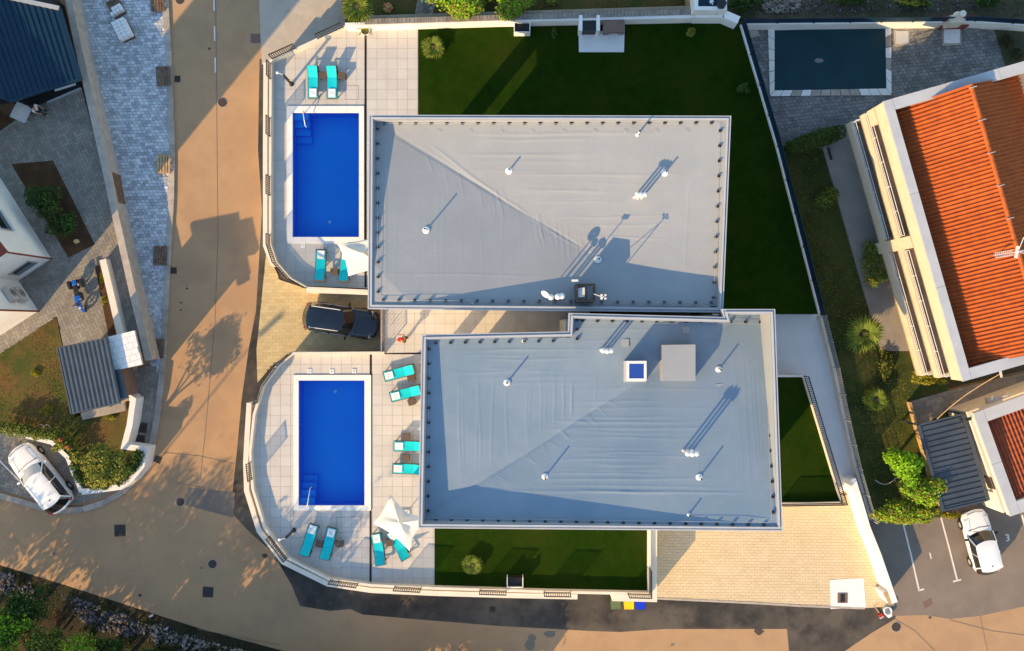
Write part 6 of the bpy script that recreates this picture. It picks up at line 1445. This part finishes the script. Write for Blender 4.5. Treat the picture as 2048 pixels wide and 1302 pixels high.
# right garden
rt_ = thing('hedge', 'long clipped dark hedge in front of the covered pool yard', 'hedge', P(1630,282,-1.2)); bl = []
for i in range(9): t = i/8; q = P(lerp(1585,1678,t), lerp(294,264,t), -.4); bl.append(((q.x, q.y, -.6), (.50,.48+.1*math.sin(t*3.1),.62)))
mb = MB(); leaf_cloud(mb, bl, 5200, .06, 0, nm=2, shell=.85); mb.build('leaves', [M['leaf_hedge'], M['leaf_mid']], rt_); mb = MB(); [mb.tube([(b[0][0], b[0][1], -1.3), (b[0][0], b[0][1], -.5)], .05, 5) for b in bl]; mb.build('stems', M['bark'], rt_)
bush('shrub', 1656,400,-1.2, .85,.8,.7, 1900, .08, [M['leaf_olive'], M['leaf_mid']], 'yellow green shrub in the upper part of the right garden', k=7)
bush('bush', 1738,509,-1.1, .72,.74,.9, 3200, .05, [M['leaf_mid'], M['leaf_olive']], 'round clipped bush against the house terrace, upper of two', k=9, trunk=.3, sc=.6)
bush('bush', 1750,549,-1.1, .84,.74,.9, 3200, .05, [M['leaf_mid'], M['leaf_olive']], 'round clipped bush against the house terrace, lower of two', k=9, trunk=.3, sc=.6)
palm('palm', 1728,668,-1.0, 1.6, 1.6, 17, 'large fan palm in the middle of the right garden', fan=True)
palm('palm', 1752,800,-1.0, .6, 1.0, 12, 'smaller fan palm below the large one in the right garden', fan=True)
bush('shrub', 1852,756,-1.0, 1.35,.55,.6, 2400, .07, [M['leaf_yellow'], M['leaf_olive']], 'yellow flecked shrub under the lower end of the balconies', k=12, sc=.4)
bush('shrub', 1768,735,-1.0, .5,1.6,.35, 1600, .06, [M['leaf_olive'], M['leaf_dark']], 'rough yellowish undergrowth along the ground terrace', k=10, sc=.3)
bush('tree', 1812,930,-1.0, 1.25,1.2,1.3, 3800, .105, [M['leaf_bright']], 'bright lime green tree, upper part of the clump left of the carport', 'tree', trunk=1.4, k=15, sc=.42)
bush('tree', 1845,978,-1.0, 1.3,1.15,1.2, 3600, .095, [M['leaf_bright'], M['leaf_olive']], 'green tree in the middle of the clump touching the carport', 'tree', trunk=1.2, k=11, sc=.42)
bush('tree', 1812,1025,-1.0, 1.75,1.0,1.0, 4600, .09, [M['leaf_bright'], M['leaf_olive'], M['leaf_yellow']], 'yellow green tree at the foot of the clump above the parking bays', 'tree', trunk=.7, k=16, sc=.4)
bush('shrub', 1905,1032,-1.0, .9,.3,.25, 500, .06, [M['leaf_yellow']], 'yellow weeds along the carport front edge', k=6, sc=.35)
hz = MB(); a, b = P(1750,960,-.8), P(1793,955,-.6); hz.tube([a.lerp(b, t)+Vector((0, -.35*math.sin(math.pi*t), 0)) for t in np.linspace(0,1,10)], .03, 6); o = hz.build('hose', M['acmetal']); o['label'] = 'pale hose hanging in an arc near the bright tree'; o['category'] = 'hose'
# north east verge and bottom left slope
def rocks(name, poly, z, n, r0, r1, m, individuals=0, label=''):
    x0 = min(p[0] for p in poly); x1 = max(p[0] for p in poly); y0 = min(p[1] for p in poly); y1 = max(p[1] for p in poly); mb = MB(); k = 0
    base = [Vector(v).normalized() for v in ((0,0,1),(.9,0,.4),(.3,.85,.4),(-.7,.5,.4),(-.7,-.5,.4),(.3,-.85,.4),(.7,.5,-.4),(-.3,.85,-.4),(-.9,0,-.4),(-.3,-.85,-.4),(.7,-.5,-.4),(0,0,-1))]
    fc = [(0,1,2),(0,2,3),(0,3,4),(0,4,5),(0,5,1),(1,6,2),(2,7,3),(3,8,4),(4,9,5),(5,10,1),(6,7,2),(7,8,3),(8,9,4),(9,10,5),(10,6,1),(11,7,6),(11,8,7),(11,9,8),(11,10,9),(11,6,10)]
    while k < n:
        x, y = random.uniform(x0, x1), random.uniform(y0, y1)
        if not inpoly(x, y, poly): continue
        big = k < individuals; s = random.uniform(r1*.85, r1*1.4) if big else random.uniform(r0, r1)*random.choice((.6, 1, 1)); p = P(x, y, z); Rm = Euler((random.uniform(0,6), random.uniform(0,6), random.uniform(0,6))).to_matrix()
        sc = Vector((1, random.uniform(.6,1), random.uniform(.5,.8))); vs = []
        for v in base: w = v*random.uniform(.78,1.15); w = Rm @ Vector((w.x*sc.x, w.y*sc.y, w.z*sc.z)); vs.append((p.x+w.x*s, p.y+w.y*s, z+s*.25+w.z*s*.8))
        if big:
            q = MB(); q.add(vs, fc); o = q.build('rock', M[m]); o['label'] = label; o['category'] = 'rock'; o['group'] = label
        else: mb.add(vs, fc)
        k += 1
    return mb.build(name, M[m], kind='stuff')
bl_ = [(-60,1115),(0,1120),(130,1160),(260,1202),(400,1248),(560,1290),(700,1345),(-60,1345)]
slab('slope', bl_, -1.03, M['slope'])
rocks('rubble', [(0,1142),(60,1160),(75,1195),(20,1190),(0,1185)], -1.0, 170, .06, .17, 'rock', 6, 'grey rock in the rubble at the left edge of the slope')
rocks('rubble', [(150,1195),(260,1232),(300,1262),(250,1272),(200,1262),(160,1240)], -1.0, 330, .06, .19, 'rock', 9, 'grey rock in the rubble bank below the road')
rocks('rubble', [(290,1245),(420,1285),(520,1310),(430,1320),(320,1310)], -1.0, 380, .05, .18, 'stone', 14, 'pale rock among the rubble near the bottom edge')
rocks('gravel', [(120,1188),(260,1230),(400,1272),(540,1312),(380,1302),(160,1245)], -1.02, 700, .02, .07, 'stone')
for i, (x, y, rx, ry) in enumerate([(175,1262,.8,.45),(250,1290,.9,.45),(330,1296,.9,.4),(420,1302,.9,.35),(210,1215,.5,.25),(300,1243,.4,.2),(500,1308,.7,.3),(370,1262,.4,.2),(40,1165,.4,.3)]):
    bush('shrub', x, y, -1, rx, ry, .35, 700, .06, [M['leaf_dark'], M['leaf_dark'], M['dry']], 'dark low scrub among the rubble, %s' % ('below the grey heap','at the bottom edge beside the dark tree','below the pale rubble','near the bottom edge centre','above the grey heap by the road','on the road side of the pale rubble','furthest right by the road','small one between two heaps','at the left edge heap')[i], k=6, sc=.4)
grass('verge_grass', PP([(0,1130),(130,1178),(260,1224),(400,1266),(560,1308),(560,1340),(380,1320),(200,1270),(0,1210)], -1.0), -1.02, 1700, .16, [M['leaf_dark'], M['leaf_mid'], M['dry']])
bush('dry_bush', 120,1232,-1, .75,.6,.5, 900, .045, [M['dry']], 'dry brown bush between the green trees and the rubble', k=8, sc=.35)
for (x, y, rx, ry, rz_, tr, n, mt, lb) in [(60,1205,1.7,1.2,1.4,1.2,3000,['leaf_dark','leaf_mid'],'dark green tree at the left end of the slope, upper one'),(95,1280,1.4,1.1,1.5,1.2,2600,['leaf_mid','leaf_olive'],'green tree behind the lime tree at the lower left'),
    (15,1262,1.5,1.4,1.7,1.6,3200,['leaf_bright','leaf_mid'],'bright green tree filling the bottom left corner'),(150,1292,1.3,.95,1.5,1.6,2600,['leaf_bright','leaf_olive'],'lime tipped tree along the bottom edge'),
    (215,1300,1.5,1.0,1.2,.8,2400,['leaf_dark','leaf_mid'],'dark tree at the bottom edge right of the lime tipped one'),(300,1322,1.3,.8,1.0,.8,1600,['leaf_dark','leaf_mid'],'dark shrub tree at the bottom edge under the pale rubble')]:
    bush('tree', x, y, -1, rx, ry, rz_, n, .095, [M[m] for m in mt], lb, 'tree', trunk=tr, k=13, sc=.42)
rocks('rubble', [(1520,2),(1600,0),(1600,24),(1530,26)], -.55, 240, .04, .14, 'stone', 8, 'pale rock on the dark verge beyond the yard fence'); rocks('rubble', [(1600,0),(1960,0),(1960,22),(1600,26)], -.55, 320, .03, .11, 'rock')
for (x, y, rx, ry, lb) in [(1480,10,.9,.55,'dark bush beside the white building corner'),(1505,-6,.8,.6,'dark bush at the top edge above the fence corner'),(1700,0,1.3,.5,'dark bush on the verge above the covered pool'),(1830,4,1.2,.45,'dark bush on the verge left of the fireplace'),(1975,4,1.1,.5,'dark bush on the verge right of the fireplace')]:
    bush('bush', x, y, -.6, rx, ry, .6, 900, .08, [M['leaf_dark'], M['leaf_mid']], lb, k=8)
grass('verge_grass', PP([(1456,-20),(2060,-20),(2060,32),(1456,30)], -.6), -.6, 900, .14, [M['leaf_dark'], M['dry']])
for (x, y, lb) in [(2010,80,'dark shrub in the bed at the right edge of the yard, upper'),(2035,110,'dark shrub in the bed at the right edge of the yard, lower')]: bush('shrub', x, y, -1.2, .5,.5,.4, 400, .07, [M['leaf_dark'], M['dry']], lb, k=5)
# bits of litter on the slope
for x, y, c, lb in ((302,1232,'whitepipe','small white scrap on the rubble bank'),(332,1258,'flashw','crumpled pale bag on the rubble bank'),(241,1242,'coping','white offcut lying on the grey rubble')):
    p = P(x, y, -.9); mb = MB(); mb.box(p, (.22,.10,.05), .4); mb.box((p.x+.08,p.y+.06,p.z), (.1,.1,.06), 1.1); o = mb.build('litter', M[c]); o['label'] = lb; o['category'] = 'litter'
# off-frame trees that shade the lower road (wooded slope continues past the frame)
OFF = [(-330,1330,3.4,9.5),(-230,1400,3.4,10),(-120,1350,3.4,9.5),(-20,1420,3.4,10),(80,1400,3.2,9.5),(180,1410,3.0,9.0),(290,1430,2.8,11),(385,1430,2.5,10.5),(455,1410,2.0,7.5),(-420,1200,3.2,9),(-300,1120,2.6,7.5)]
OFF += [(x, 1352, 1.7, 2.8+.3*math.cos(x)) for x in range(270, 540, 50)]+[(x, 1450, 2.0, 6.5) for x in (230,330,420)]
OFF += [(x, 1372, 1.9, 3.6+.4*math.sin(x)) for x in range(540, 1010, 62)]
for i, (x, y, r_, h) in enumerate(OFF):
    p = P(x, y, -1); r = thing('tree', 'tree of the wooded slope beyond the bottom edge', 'tree', (p.x, p.y, -1), 0, 'trees beyond the frame'); mb = MB()
    leaf_cloud(mb, [((p.x, p.y, -1+h*.55), (r_*.7, r_*.7, h*.40))]+[((p.x+a, p.y+b, -1+h*.55+c), d) for (a, b, c), d in subblobs((0,0,0), (r_, r_, h*.42), 9, .42)], (3600 if x < 300 else 6500), .14, 0, nm=2, shell=.2); mb.build('crown', [M['leaf_mid'], M['leaf_dark']], r)
    mb = MB(); mb.tube([(p.x, p.y, -1.1), (p.x, p.y, -1+h*.6)], [.2,.1], 7); mb.build('trunk', M['bark'], r)
lp = P(-20,1335,-1); sl_ = thing('street_lamp', 'street lamp beyond the bottom left corner', 'street lamp', (lp.x, lp.y, -1)); mb = MB(); mb.tube([(lp.x, lp.y, -1), (lp.x, lp.y, 11.5)], [.07,.04], 8); mb.build('pole', M['flash'], sl_); mb = MB(); mb.beam((lp.x, lp.y, 11.5), (lp.x+1.1, lp.y+.9, 11.7), .30, .12); mb.build('lamp_head', M['flash'], sl_)
